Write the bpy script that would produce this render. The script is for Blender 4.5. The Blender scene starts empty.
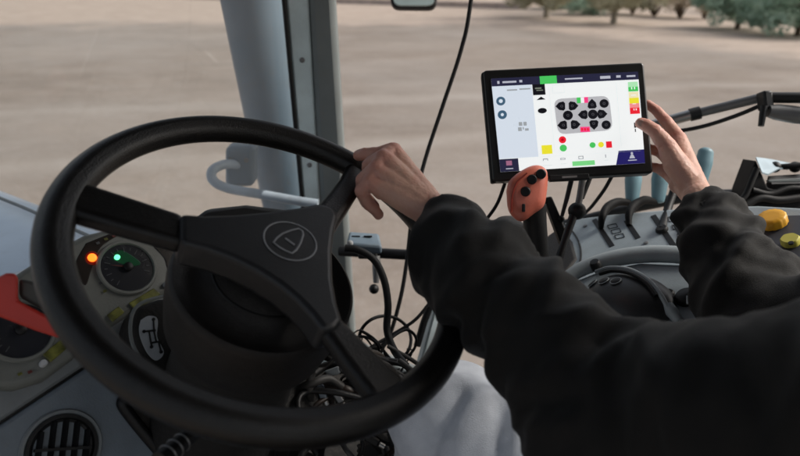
import bpy, bmesh, math, random
from mathutils import Vector, Matrix, noise
random.seed(7)
V = Vector
S = bpy.context.scene
COL = S.collection
rad = math.radians

# ------------------------------------------------------------------ frame
H = 2.45                                   # eye height above the yard
PIT = rad(23.3)
CAM = V((0, 0, H))
CX = V((1, 0, 0)); CD = V((0, math.cos(PIT), -math.sin(PIT))); CN = V((0, -math.sin(PIT), -math.cos(PIT)))
FW = V((-.81, .5864, 0)).normalized()      # tractor heading
RT = V((.5864, .81, 0)).normalized()       # tractor's right
UP = V((0, 0, 1))

def P(px, py, d): return CAM + CX*((px-400)/600*d) + CN*((py-228)/600*d) + CD*d
def ray(px, py): return (CX*((px-400)/600) + CN*((py-228)/600) + CD)
def hit(px, py, p0, n):
    r = ray(px, py); return CAM + r*((p0-CAM).dot(n)/r.dot(n))

# ------------------------------------------------------------------ materials
MATS = {}
def mat(name, col, rough=.6, metal=0, var=.12, scale=12, bump=0, bscale=300, sheen=0, coat=0, emit=None, estr=0, sss=0, spec=.5, col2=None, dirt=0):
    if name in MATS: return MATS[name]
    m = bpy.data.materials.new(name); m.use_nodes = True
    nt = m.node_tree; N = nt.nodes; L = nt.links
    b = N['Principled BSDF']
    tc = N.new('ShaderNodeTexCoord')
    nz = N.new('ShaderNodeTexNoise'); nz.inputs['Scale'].default_value = scale; nz.inputs['Detail'].default_value = 6
    L.new(tc.outputs['Object'], nz.inputs['Vector'])
    mx = N.new('ShaderNodeMix'); mx.data_type = 'RGBA'
    c = V(col[:3]); c2 = V(col2) if col2 else c*(1-2*var)
    mx.inputs['A'].default_value = (*(c*(1+var) if not col2 else c), 1); mx.inputs['B'].default_value = (*c2, 1)
    mr = N.new('ShaderNodeMapRange'); mr.inputs['From Min'].default_value = .3; mr.inputs['From Max'].default_value = .7
    L.new(nz.outputs['Fac'], mr.inputs['Value']); L.new(mr.outputs['Result'], mx.inputs['Factor'])
    out = mx.outputs['Result']
    if dirt:
        n3 = N.new('ShaderNodeTexNoise'); n3.inputs['Scale'].default_value = scale*9; n3.inputs['Detail'].default_value = 8; n3.inputs['Roughness'].default_value = .75
        L.new(tc.outputs['Object'], n3.inputs['Vector'])
        m3 = N.new('ShaderNodeMapRange'); m3.inputs['From Min'].default_value = .52; m3.inputs['From Max'].default_value = .75; m3.inputs['To Max'].default_value = dirt
        L.new(n3.outputs['Fac'], m3.inputs['Value'])
        x3 = N.new('ShaderNodeMix'); x3.data_type = 'RGBA'; x3.inputs['B'].default_value = (.2, .175, .145, 1)
        L.new(m3.outputs['Result'], x3.inputs['Factor']); L.new(out, x3.inputs['A']); out = x3.outputs['Result']
    L.new(out, b.inputs['Base Color'])
    r2 = N.new('ShaderNodeMapRange'); r2.inputs['To Min'].default_value = max(0, rough-.08); r2.inputs['To Max'].default_value = min(1, rough+.08)
    n2 = N.new('ShaderNodeTexNoise'); n2.inputs['Scale'].default_value = scale*4; n2.inputs['Detail'].default_value = 8
    L.new(tc.outputs['Object'], n2.inputs['Vector'])
    L.new(n2.outputs['Fac'], r2.inputs['Value']); L.new(r2.outputs['Result'], b.inputs['Roughness'])
    b.inputs['Metallic'].default_value = metal
    b.inputs['Specular IOR Level'].default_value = spec
    if sheen:
        b.inputs['Sheen Weight'].default_value = sheen; b.inputs['Sheen Roughness'].default_value = .5
    if coat: b.inputs['Coat Weight'].default_value = coat
    if sss:
        b.inputs['Subsurface Weight'].default_value = sss; b.inputs['Subsurface Radius'].default_value = (.012, .005, .003); b.inputs['Subsurface Scale'].default_value = 1
    if emit:
        b.inputs['Emission Color'].default_value = (*emit, 1); b.inputs['Emission Strength'].default_value = estr
    if bump:
        bn = N.new('ShaderNodeTexNoise'); bn.inputs['Scale'].default_value = bscale; bn.inputs['Detail'].default_value = 3
        L.new(tc.outputs['Object'], bn.inputs['Vector'])
        bp = N.new('ShaderNodeBump'); bp.inputs['Strength'].default_value = bump; bp.inputs['Distance'].default_value = .002
        L.new(bn.outputs['Fac'], bp.inputs['Height']); L.new(bp.outputs['Normal'], b.inputs['Normal'])
    MATS[name] = m
    return m

M_rim = mat('wheel rubber', (.0062, .0055, .005), .36, bump=.35, bscale=700, var=.2, spec=.42, dirt=.05)
M_pad = mat('hub plastic', (.0135, .0145, .0165), .44, bump=.12, bscale=600, spec=.5, dirt=.05)
M_shroud = mat('column plastic', (.0155, .0132, .012), .58, bump=.4, bscale=500, spec=.35, dirt=.06)
M_mark = mat('emblem grey', (.20, .21, .225), .5, var=.05)
M_blk = mat('black plastic', (.006, .006, .0065), .5, bump=.15, spec=.35)
M_blkm = mat('black painted metal', (.007, .007, .008), .45)
M_rub = mat('cable rubber', (.006, .006, .0065), .6, spec=.35)
M_dash = mat('dash panel grey', (.20, .22, .23), .55, bump=.2, bscale=500, dirt=.25)
M_dash2 = mat('lower dash blue grey', (.17, .205, .24), .5, bump=.2, bscale=500, dirt=.2)
M_clu = mat('cluster bezel grey', (.17, .18, .165), .5, bump=.2, dirt=.15)
M_gauge = mat('gauge face', (.022, .024, .03), .25, coat=.5)
M_console = mat('console grey', (.33, .385, .415), .5, bump=.2, bscale=500, dirt=.2)
M_console2 = mat('armrest light grey', (.37, .42, .44), .45, bump=.15, dirt=.2)
M_pillar = mat('cab paint light blue grey', (.66, .77, .79), .4, dirt=.15, scale=5)
M_pillar2 = mat('cab trim grey', (.17, .19, .19), .6, dirt=.3, scale=5)
M_pipe = mat('stack blue grey', (.17, .23, .285), .5, scale=4, dirt=.3, col2=(.125, .17, .21))
M_hood = mat('hood pale blue', (.62, .74, .88), .35, scale=3, dirt=.15, coat=.3)
M_rail = mat('rail blue grey paint', (.42, .49, .56), .4, dirt=.3)
M_red = mat('red plastic', (.50, .03, .018), .5)
M_orange = mat('orange red plastic', (.66, .17, .11), .42, coat=.15, bump=.1)
M_blue = mat('pale blue lever plastic', (.22, .38, .44), .4)
M_yel = mat('yellow plastic', (.75, .38, .02), .45)
M_yel2 = mat('lime yellow plastic', (.55, .5, .08), .45)
M_steel = mat('worn steel', (.45, .45, .44), .35, metal=.9, dirt=.4)
M_greym = mat('dull grey metal', (.2, .2, .2), .45, metal=.5)
M_white = mat('off white plastic', (.5, .52, .53), .5)
M_skin = mat('skin', (.66, .40, .305), .5, bump=.25, bscale=350, sss=.25, col2=(.56, .315, .245), scale=30)
M_nail = mat('nail', (.5, .3, .25), .3)
M_sweat = mat('black sweatshirt cotton', (.006, .0055, .005), .7, sheen=.08, bump=.45, bscale=900, spec=.25)
M_denim = mat('washed denim', (.72, .76, .83), .85, bump=.5, bscale=900, col2=(.50, .535, .60), scale=22)
M_hair = mat('dark brown hair', (.02, .012, .008), .6)
M_seat = mat('seat cloth', (.02, .021, .024), .9, bump=.5)
M_floor = mat('cab floor mat', (.022, .02, .018), .85, bump=.6, dirt=.5)
M_brown = mat('brown grey lining', (.030, .025, .021), .8, bump=.4, dirt=.3)
M_bark = mat('bark', (.12, .085, .06), .9, bump=1, bscale=20)
M_tan = mat('pale bark', (.30, .27, .22), .9, bump=1, bscale=20)
M_glow_o = mat('lit orange lamp', (.9, .2, .02), .4, emit=(1, .13, .01), estr=3.2)
M_glow_g = mat('lit green lamp', (.1, .8, .3), .4, emit=(.12, .9, .38), estr=2.2)
M_lcd = mat('yellow green display', (.19, .195, .045), .3, var=.35, scale=90)

# ------------------------------------------------------------------ object helpers
def root_loc(o):
    while o.parent: o = o.parent
    return o.location.copy()

def tag(o, label=None, cat=None, group=None, kind=None):
    if label: o['label'] = label
    if cat: o['category'] = cat
    if group: o['group'] = group
    if kind: o['kind'] = kind
    return o

def thing(name, loc, label, cat, group=None):
    o = bpy.data.objects.new(name, None); COL.objects.link(o); o.location = loc
    o.empty_display_size = .05
    return tag(o, label, cat, group)

def obj(name, bm, m, parent=None, smooth=True, bevel=0, origin=None, subd=0, segs=2, solid=0):
    me = bpy.data.meshes.new(name)
    off = root_loc(parent) if parent else (origin if origin is not None else None)
    if off is None:
        vs = [v.co for v in bm.verts]
        off = V((sum(v.x for v in vs)/len(vs), sum(v.y for v in vs)/len(vs), min(v.z for v in vs)))
    for v in bm.verts: v.co -= off
    bmesh.ops.recalc_face_normals(bm, faces=bm.faces)
    bm.to_mesh(me); bm.free()
    if smooth:
        for p in me.polygons: p.use_smooth = True
    o = bpy.data.objects.new(name, me); COL.objects.link(o)
    if m: 
        for q in (m if isinstance(m, (list, tuple)) else [m]): me.materials.append(q)
    if parent: o.parent = parent
    else: o.location = off
    if solid:
        s = o.modifiers.new('s', 'SOLIDIFY'); s.thickness = solid; s.offset = 0
    if bevel:
        b = o.modifiers.new('b', 'BEVEL'); b.width = bevel; b.segments = segs; b.limit_method = 'ANGLE'; b.angle_limit = rad(35)
    if subd:
        s = o.modifiers.new('u', 'SUBSURF'); s.levels = subd; s.render_levels = subd
    if smooth and not subd:
        try:
            me.set_sharp_from_angle(angle=rad(50))
        except Exception: pass
        if bevel:
            w = o.modifiers.new('w', 'WEIGHTED_NORMAL'); w.keep_sharp = True
    return o

def B(): return bmesh.new()

def spline(pts, n=8):
    """Catmull-Rom through pts."""
    pts = [V(p) for p in pts]
    if len(pts) < 3: return pts
    q = [pts[0]*2-pts[1]] + pts + [pts[-1]*2-pts[-2]]
    out = []
    for i in range(1, len(q)-2):
        a, b, c, d = q[i-1], q[i], q[i+1], q[i+2]
        for k in range(n):
            t = k/n
            out.append(.5*((2*b) + (c-a)*t + (2*a-5*b+4*c-d)*t*t + (3*b-a-3*c+d)*t**3))
    out.append(pts[-1])
    return out

def tube(bm, pts, r, seg=12, closed=False, cap=True, flat=None):
    """r: number or list; flat = (scale, axis) squashes the section along axis."""
    pts = [V(p) for p in pts]; n = len(pts)
    rs = r if isinstance(r, (list, tuple)) else [r]*n
    if len(rs) != n:
        m = len(rs); rr = []
        for i in range(n):
            f = i/(n-1)*(m-1); k = min(int(f), m-2); rr.append(rs[k]*(1-f+k)+rs[k+1]*(f-k))
        rs = rr
    rings = []; prev = None
    for i in range(n):
        if closed: t = pts[(i+1) % n]-pts[i-1]
        else: t = pts[min(i+1, n-1)]-pts[max(i-1, 0)]
        t.normalize()
        if prev is None:
            a = t.cross(UP)
            if a.length < .1: a = t.cross(CX)
        else: a = prev-t*prev.dot(t)
        a.normalize(); prev = a; b = t.cross(a)
        ring = []
        for k in range(seg):
            th = 2*math.pi*k/seg
            o = (a*math.cos(th)+b*math.sin(th))*rs[i]
            if flat: o -= flat[1]*(o.dot(flat[1])*(1-flat[0]))
            ring.append(bm.verts.new(pts[i]+o))
        rings.append(ring)
    for i in range(n if closed else n-1):
        A, C = rings[i], rings[(i+1) % n]
        for k in range(seg):
            bm.faces.new((A[k], A[(k+1) % seg], C[(k+1) % seg], C[k]))
    if cap and not closed:
        bm.faces.new(rings[0]); bm.faces.new(rings[-1][::-1])
    return rings

def box(bm, c, x, y, z):
    """centre, three half-extent vectors."""
    c = V(c); x = V(x); y = V(y); z = V(z); vs = []
    for i in (-1, 1):
        for j in (-1, 1):
            for k in (-1, 1): vs.append(bm.verts.new(c+x*i+y*j+z*k))
    for f in ((0, 1, 3, 2), (4, 6, 7, 5), (0, 4, 5, 1), (2, 3, 7, 6), (0, 2, 6, 4), (1, 5, 7, 3)):
        bm.faces.new([vs[i] for i in f])

def prism(bm, pts, d):
    """polygon extruded by vector d."""
    a = [bm.verts.new(p) for p in pts]; b = [bm.verts.new(V(p)+d) for p in pts]; n = len(pts)
    f1 = bm.faces.new(a); f2 = bm.faces.new(b[::-1])
    for i in range(n): bm.faces.new((a[i], b[i], b[(i+1) % n], a[(i+1) % n]))

def basis(n):
    n = n.normalized(); a = n.cross(UP)
    if a.length < .05: a = n.cross(CX)
    a.normalize(); return a, n.cross(a), n

def lathe(bm, c, axis, prof, seg=40, cap=True):
    a, b, n = basis(axis); rings = []
    for r, s in prof:
        if r < 1e-6: rings.append([bm.verts.new(V(c)+n*s)])
        else: rings.append([bm.verts.new(V(c)+n*s+(a*math.cos(2*math.pi*k/seg)+b*math.sin(2*math.pi*k/seg))*r) for k in range(seg)])
    for A, C in zip(rings, rings[1:]):
        if len(A) == 1 and len(C) == 1: continue
        for k in range(seg):
            k2 = (k+1) % seg
            if len(A) == 1: bm.faces.new((A[0], C[k2], C[k]))
            elif len(C) == 1: bm.faces.new((A[k], A[k2], C[0]))
            else: bm.faces.new((A[k], A[k2], C[k2], C[k]))
    if cap:
        if len(rings[0]) > 1: bm.faces.new(rings[0][::-1])
        if len(rings[-1]) > 1: bm.faces.new(rings[-1])

def disc(bm, c, n, r, seg=32, t=.0012): lathe(bm, c, n, [(r, -t), (r, t)], seg)
def rings(bm, c, n, r, w, seg=40):
    a, b, m = basis(n)
    tube(bm, [V(c)+(a*math.cos(2*math.pi*k/seg)+b*math.sin(2*math.pi*k/seg))*r for k in range(seg)], w, 6, closed=True)

def sph(bm, c, r, sx=None, seg=16):
    m = Matrix.Translation(c) @ (sx if sx else Matrix.Identity(4)) @ Matrix.Diagonal((r, r, r, 1))
    bmesh.ops.create_uvsphere(bm, u_segments=seg, v_segments=seg//2+2, radius=1, matrix=m)

def capsule(bm, p0, r0, p1, r1, seg=20):
    p0 = V(p0); p1 = V(p1); L = (p1-p0).length
    if L < 1e-5: sph(bm, p0, r0); return
    prof = [(0, -r0)]
    for k in range(1, 6): t = math.pi/2*k/6; prof.append((r0*math.sin(t), -r0*math.cos(t)))
    prof.append((r0, 0)); prof.append((r1, L))
    for k in range(1, 6): t = math.pi/2*k/6; prof.append((r1*math.cos(t), L+r1*math.sin(t)))
    prof.append((0, L+r1))
    lathe(bm, p0, (p1-p0), prof, seg, cap=False)

def remesh(bm, voxel, smooth=3):
    """union of the closed pieces in bm as one smooth skin; returns a bmesh."""
    bmesh.ops.recalc_face_normals(bm, faces=bm.faces)
    me = bpy.data.meshes.new('tmp'); bm.to_mesh(me); bm.free()
    o = bpy.data.objects.new('tmp', me); COL.objects.link(o)
    r = o.modifiers.new('r', 'REMESH'); r.mode = 'VOXEL'; r.voxel_size = voxel
    s = o.modifiers.new('s', 'SMOOTH'); s.factor = .5; s.iterations = smooth
    dg = bpy.context.evaluated_depsgraph_get(); dg.update()
    ev = o.evaluated_get(dg); m2 = bpy.data.meshes.new_from_object(ev)
    bpy.data.objects.remove(o); bpy.data.meshes.remove(me)
    out = bmesh.new(); out.from_mesh(m2); bpy.data.meshes.remove(m2)
    return out

def children(o): return [c for c in bpy.data.objects if c.parent == o]

# ------------------------------------------------------------------ ground
def make_ground():
    bm = B()
    # graded grid so that the yard can roll slightly
    xs = [-400, -200, -100, -60] + [i*4-40 for i in range(21)] + [60, 100, 200, 400]
    ys = [-60, -30, -15] + [i*3-9 for i in range(24)] + [80, 110, 160, 260, 600]
    g = [[bm.verts.new((x, y, 0)) for y in ys] for x in xs]
    for i in range(len(xs)-1):
        for j in range(len(ys)-1): bm.faces.new((g[i][j], g[i+1][j], g[i+1][j+1], g[i][j+1]))
    m = bpy.data.materials.new('yard dirt'); m.use_nodes = True
    nt = m.node_tree; N = nt.nodes; L = nt.links; b = N['Principled BSDF']
    tc = N.new('ShaderNodeTexCoord')
    def nz(scale, det, stretch=(1, 1, 1), rough=.6, rot=0):
        mp = N.new('ShaderNodeMapping'); mp.inputs['Scale'].default_value = stretch; mp.inputs['Rotation'].default_value = (0, 0, rot)
        L.new(tc.outputs['Object'], mp.inputs['Vector'])
        n = N.new('ShaderNodeTexNoise'); n.inputs['Scale'].default_value = scale; n.inputs['Detail'].default_value = det; n.inputs['Roughness'].default_value = rough
        L.new(mp.outputs['Vector'], n.inputs['Vector']); return n.outputs['Fac']
    def rng(s, a, c, lo=0, hi=1):
        r = N.new('ShaderNodeMapRange'); r.inputs['From Min'].default_value = a; r.inputs['From Max'].default_value = c
        r.inputs['To Min'].default_value = lo; r.inputs['To Max'].default_value = hi; L.new(s, r.inputs['Value']); return r.outputs['Result']
    def mix(f, a, c, mode='MIX'):
        x = N.new('ShaderNodeMix'); x.data_type = 'RGBA'; x.blend_type = mode
        for k, s in (('A', a), ('B', c)):
            if hasattr(s, 'links'): L.new(s, x.inputs[k])
            else: x.inputs[k].default_value = (*s, 1)
        if hasattr(f, 'links'): L.new(f, x.inputs['Factor'])
        else: x.inputs['Factor'].default_value = f
        return x.outputs['Result']
    c = mix(rng(nz(.25, 7, (.62, 1.05, 1), .68, .4), .34, .66), (.292, .242, .203), (.180, .147, .122))
    c = mix(rng(nz(.9, 7, (.8, 1.2, 1), .72, -.3), .45, .8, 0, .5), c, (.38, .345, .315))
    c = mix(rng(nz(3.5, 8, (.8, 1.2, 1), .75), .46, .72, 0, .55), c, (.20, .168, .142))
    c = mix(rng(nz(.11, 3, (1, 1, 1), .5), .42, .62, 0, .35), c, (.37, .34, .315))
    c = mix(rng(nz(9, 8, (1, 1, 1), .8), .5, .75, 0, .45), c, (.40, .37, .34))
    c = mix(rng(nz(26, 5, (1, 1, 1), .7), .55, .8, 0, .3), c, (.19, .165, .145))
    c = mix(rng(nz(55, 4, (1, 1, 1), .8), .56, .72, 0, .5), c, (.17, .15, .13))
    c = mix(rng(nz(38, 4, (1, 1, 1), .8), .60, .72, 0, .5), c, (.55, .51, .47))
    # pale tyre tracks crossing the yard
    for rot, wid, off in ((.62, .16, 1.2), (.62, .16, 3.0), (-.28, .3, -9.5), (-.2, .3, -13)):
        mp = N.new('ShaderNodeMapping'); mp.inputs['Rotation'].default_value = (0, 0, rot); mp.inputs['Location'].default_value = (0, off, 0)
        L.new(tc.outputs['Object'], mp.inputs['Vector'])
        wn = N.new('ShaderNodeTexNoise'); wn.inputs['Scale'].default_value = .25; wn.inputs['Detail'].default_value = 2; L.new(mp.outputs['Vector'], wn.inputs['Vector'])
        sx = N.new('ShaderNodeSeparateXYZ'); L.new(mp.outputs['Vector'], sx.inputs['Vector'])
        ma = N.new('ShaderNodeMath'); ma.operation = 'MULTIPLY_ADD'; ma.inputs[1].default_value = 1.6; L.new(wn.outputs['Fac'], ma.inputs[0]); L.new(sx.outputs['Y'], ma.inputs[2])
        ab = N.new('ShaderNodeMath'); ab.operation = 'ABSOLUTE'; L.new(ma.outputs[0], ab.inputs[0])
        f = rng(ab.outputs[0], wid*.3, wid*1.8, .18, 0)
        c = mix(f, c, (.52, .48, .44))
    # far end: pinker loose soil and leaf litter
    sp = N.new('ShaderNodeSeparateXYZ'); L.new(tc.outputs['Object'], sp.inputs['Vector'])
    ff = nz(.3, 5, (1, 1, 1), .7)
    ad = N.new('ShaderNodeMath'); ad.operation = 'MULTIPLY_ADD'; ad.inputs[1].default_value = 14; L.new(ff, ad.inputs[0]); x0 = N.new('ShaderNodeMath'); x0.operation = 'SUBTRACT'; x0.inputs[1].default_value = 4.8; L.new(sp.outputs['X'], x0.inputs[0]); x1 = N.new('ShaderNodeMath'); x1.operation = 'MAXIMUM'; x1.inputs[1].default_value = 0; L.new(x0.outputs[0], x1.inputs[0]); x2 = N.new('ShaderNodeMath'); x2.operation = 'MULTIPLY_ADD'; x2.inputs[1].default_value = 1.62; L.new(x1.outputs[0], x2.inputs[0]); L.new(sp.outputs['Y'], x2.inputs[2]); L.new(x2.outputs[0], ad.inputs[2])
    c = mix(rng(ad.outputs[0], 36, 40, 0, .85), c, mix(rng(nz(1.2, 8, (.5, 1.5, 1), .8), .35, .65), (.54, .445, .375), (.33, .26, .21)))
    L.new(c, b.inputs['Base Color']); b.inputs['Roughness'].default_value = .9; b.inputs['Specular IOR Level'].default_value = .25
    bp = N.new('ShaderNodeBump'); bp.inputs['Strength'].default_value = .5; bp.inputs['Distance'].default_value = .03
    L.new(nz(9, 8, (1, 1, 1), .75), bp.inputs['Height']); L.new(bp.outputs['Normal'], b.inputs['Normal'])
    tag(obj('ground', bm, m, origin=V((0, 0, 0))), kind='structure')
make_ground()

def gp(px, py):                             # yard point seen at a pixel
    r = ray(px, py); return CAM + r*(H/-r.z)

def leafmat(name, c1, c2):
    m = bpy.data.materials.new(name); m.use_nodes = True; nt = m.node_tree; N = nt.nodes; L = nt.links; b = N['Principled BSDF']
    g = N.new('ShaderNodeNewGeometry'); tc = N.new('ShaderNodeTexCoord')
    n = N.new('ShaderNodeTexNoise'); n.inputs['Scale'].default_value = 1.3; L.new(tc.outputs['Object'], n.inputs['Vector'])
    a = N.new('ShaderNodeMath'); a.operation = 'MULTIPLY_ADD'; a.inputs[1].default_value = .5; L.new(g.outputs['Random Per Island'], a.inputs[0]); L.new(n.outputs['Fac'], a.inputs[2])
    r = N.new('ShaderNodeMapRange'); r.inputs['From Min'].default_value = .4; r.inputs['From Max'].default_value = 1.1; L.new(a.outputs[0], r.inputs['Value'])
    x = N.new('ShaderNodeMix'); x.data_type = 'RGBA'; x.inputs['A'].default_value = (*c1, 1); x.inputs['B'].default_value = (*c2, 1)
    L.new(r.outputs['Result'], x.inputs['Factor']); L.new(x.outputs['Result'], b.inputs['Base Color']); b.inputs['Roughness'].default_value = .7
    tl_ = N.new('ShaderNodeBsdfTranslucent'); L.new(x.outputs['Result'], tl_.inputs['Color'])
    ms = N.new('ShaderNodeMixShader'); ms.inputs[0].default_value = .5; o2 = [q for q in N if q.type == 'OUTPUT_MATERIAL'][0]
    L.new(b.outputs[0], ms.inputs[1]); L.new(tl_.outputs[0], ms.inputs[2]); L.new(ms.outputs[0], o2.inputs[0])
    return m
L_green = leafmat('green leaves', (.24, .36, .28), (.50, .62, .50))  # leaf colours lightened: the haze over the far trees is put into them
L_brown = leafmat('dry bush leaves', (.42, .36, .27), (.74, .65, .51))
L_olive = leafmat('olive leaves', (.28, .28, .19), (.55, .52, .38))

def leaves(bm, c, rx, rz, n, size, rnd):
    for _ in range(n):
        while True:
            p = V((rnd.uniform(-1, 1), rnd.uniform(-1, 1), rnd.uniform(-1, 1)))
            if .25 < p.length < 1: break
        q = c+V((p.x*rx, p.y*rx, p.z*rz))
        if q.z < .05: q.z = .05+rnd.random()*.3
        a = V((rnd.gauss(0, 1), rnd.gauss(0, 1), rnd.gauss(0, 1))).normalized(); b = a.orthogonal().normalized()
        s = size*rnd.uniform(.6, 1.3)
        bm.faces.new([bm.verts.new(q+o) for o in (-a*s, b*s*.5, a*s, -b*s*.5)])

def tree(px, py, h, r, label, lm, bark, seed, drop=.25, name='tree', n=26, skirt=None):
    rnd = random.Random(seed); g = gp(px, py)
    t = thing(name, g, label, 'tree' if name == 'tree' else 'bush', 'trees and bushes along the far edge of the yard')
    bm = B(); tr = h*.014
    top = g+V((rnd.uniform(-.3, .3), rnd.uniform(-.3, .3), h*.8))
    trunk = spline([g-V((0, 0, .1)), g+V((rnd.uniform(-.1, .1), 0, h*.25)), g+V((rnd.uniform(-.2, .2), .1, h*.5)), top], 4)
    tube(bm, trunk, [tr*1.5, tr, tr*.7, tr*.25], 8)
    lb = B()
    for k in range(n):
        f = rnd.uniform(drop, .95); base = trunk[int(f*(len(trunk)-1))]
        ang = rnd.uniform(0, 6.28); rr = r*rnd.uniform(.35, 1)*(1.15-abs(f-.5))
        e = base+V((math.cos(ang)*rr, math.sin(ang)*rr, rnd.uniform(-.15, .25)*r))
        tube(bm, [base, (base+e)/2+V((0, 0, .1*r)), e], [tr*.4, tr*.25, tr*.1], 5)
        leaves(lb, e, r*.38, r*.3, 130, .09+.02*r, rnd)
    if skirt is not None:                   # lowest boughs hanging nearly to the ground
        for k in range(34):
            ang = rnd.uniform(0, 6.28); rr = r*rnd.uniform(.2, 1.05); e = g+V((math.cos(ang)*rr, math.sin(ang)*rr, skirt+rnd.uniform(.15, 1.3)))
            tube(bm, [g+V((0, 0, e.z*.9+.4)), e], [tr*.25, tr*.08], 4)
            leaves(lb, e, .42, .32, 110, .10, rnd)
    obj('trunk', bm, bark, t); obj('crown', lb, lm, t, smooth=False)
def bush(px, py, r, h, label, lm, seed):
    rnd = random.Random(seed); g = gp(px, py)
    t = thing('bush', g, label, 'bush', 'trees and bushes along the far edge of the yard')
    st = B(); lb = B()
    for k in range(16):
        a = rnd.uniform(0, 6.28); e = g+V((math.cos(a)*r*rnd.uniform(.2, .9), math.sin(a)*r*rnd.uniform(.2, .9), h*rnd.uniform(.4, .9)))
        tube(st, [g-V((0, 0, .05)), (g+e)/2+V((0, 0, h*.12)), e], [.05, .03, .01], 5)
        leaves(lb, e, r*.42, h*.3, 120, .09, rnd)
    obj('stem', st, M_bark, t); obj('foliage', lb, lm, t, smooth=False)

tree(592, 14, 7, 2.0, 'green tree with low hanging foliage above the top edge of the display screen', L_green, M_bark, 1, .10, n=16, skirt=0.25)
tree(560, 9, 6.5, 1.7, 'green tree furthest left of the far trees, beyond the open yard', L_green, M_bark, 2, .1, n=14, skirt=0.3)
tree(737, 29, 6, 1.7, 'dense dark green tree at the far edge of the yard, with a short trunk showing', L_green, M_bark, 3, .12, n=18, skirt=0.35)
tree(797, 36, 6, 1.7, 'green tree at the top right corner of the view', L_green, M_bark, 4, .10, n=18, skirt=0.25)
tree(768, 12, 7, 2.2, 'dark green tree standing behind the gap between the two nearest green trees', L_green, M_bark, 12, .05, n=16, skirt=0.2)
tree(613, 24, 8, 2.2, 'tree with a pale tan trunk right of the low hanging green tree', L_olive, M_tan, 5, .4, n=14, skirt=0.7)
tree(546, 18, 8, 2.0, 'slim tree with pale trunk and sparse olive leaves between two green trees', L_olive, M_tan, 6, .4, n=12, skirt=0.6)
bush(632, 14, 1.2, 1.6, 'pale dry bush right of the pale trunked tree', L_brown, 7)
bush(654, 16, 1.3, 1.5, 'low olive and tan bush between two dry bushes', L_olive, 8)
bush(680, 18, 1.3, 1.7, 'tan dry bush left of the biggest dry bush', L_brown, 9)
bush(704, 19, 1.2, 1.9, 'tall tan dry bush left of the dense dark green tree', L_brown, 10)
bush(527, 6, 1.0, 1.0, 'small dry bush at the far end of the pale wall', L_olive, 11)

# low pale kerb wall far across the yard
def wall():
    a = gp(330, 3); b = gp(520, 9); d = (b-a).normalized()
    a2 = a-d*30; bm = B()
    c = (a2+b)/2; L = (b-a2).length/2; nrm = UP.cross(d)
    box(bm, c+V((0, 0, .17)), d*L, nrm*.15, V((0, 0, .17)))
    box(bm, c+V((0, 0, .365)), d*L, nrm*.19, V((0, 0, .025)))
    tag(obj('low_wall', bm, mat('pale render', (.5, .42, .38), .8, dirt=.6, scale=2), bevel=.01), 'long low pale wall far across the yard, near the top of the view', 'wall')
wall()

# ------------------------------------------------------------------ tractor body
WC = P(400-.1257/.6157*600, 228+.0209/.6157*600, .6157)     # centre of the steering wheel
WN = V((.6269, 0, 0)) + CN*-1.1801 + CD*-1.0; WN.normalize()
def T(f, r, z): return V((WC.x, WC.y, H)) + FW*f + RT*r + UP*z    # tractor frame, z from the eye
tractor = thing('tractor', V((T(0, 0, 0).x, T(0, 0, 0).y, 0)), 'blue grey tractor body around the driver, with the pale hood at left and front pillar', 'tractor')

def vp(px, py, Y):
    r = ray(px, py); return CAM+r*(Y/r.y)
def strip(name, m, l0, l1, r0, r1, Y, depth, top=-200, bot=520, bev=.006, parent=None):
    """upright member: left edge x at y=0 and y=200, right edge the same."""
    bm = B(); f = lambda a, b, y: a+(b-a)*y/200
    pts = [vp(f(l0, l1, top), top, Y), vp(f(r0, r1, top), top, Y), vp(f(r0, r1, bot), bot, Y), vp(f(l0, l1, bot), bot, Y)]
    prism(bm, pts, V(depth)); return obj(name, bm, m, parent or tractor, bevel=bev)
pil = strip('pillar', M_pillar, 286, 303, 309, 320, 1.405, (-.016, .09, 0))
strip('pillar_trim', M_pillar2, 308.4, 319.6, 335, 347, 1.40, (-.008, .11, 0), bev=.014)
strip('window_seal', M_blk, 281.5, 300, 286.2, 304, 1.40, (-.004, .03, 0), bev=.003)
for y in (60, 165):
    x = 297+(y/200)*14; bm = B()
    lathe(bm, vp(x+1, y, 1.405)+V((0, .002, 0)), V((0, -1, 0)), [(.0062, -.002), (.0062, .003), (.003, .0045), (0, .0045)], 12)
    obj('screw', bm, M_greym, tractor)

# air stack in front of the pillar
st = thing('air_stack', gp(262, 300)*0+V((vp(262, 190, 1.62).x, 1.62, .7)), 'thick blue grey vertical stack pipe outside the windscreen beside the cab pillar', 'pipe')
bm = B(); a = vp(210, -260, 1.62); b = vp(297, 250, 1.62)
tube(bm, [a, a*.6+b*.4, a*.2+b*.8, b], [.086, .084, .076, .072], 40)
obj('pipe', bm, M_pipe, st)
bm = B()
for y in (20, ):
    pass
lathe(bm, b-V((0, 0, .0)), V((0, 0, 1)), [(.078, -.02), (.078, .02)], 40)
obj('clamp', bm, M_greym, st, bevel=.003)

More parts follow.
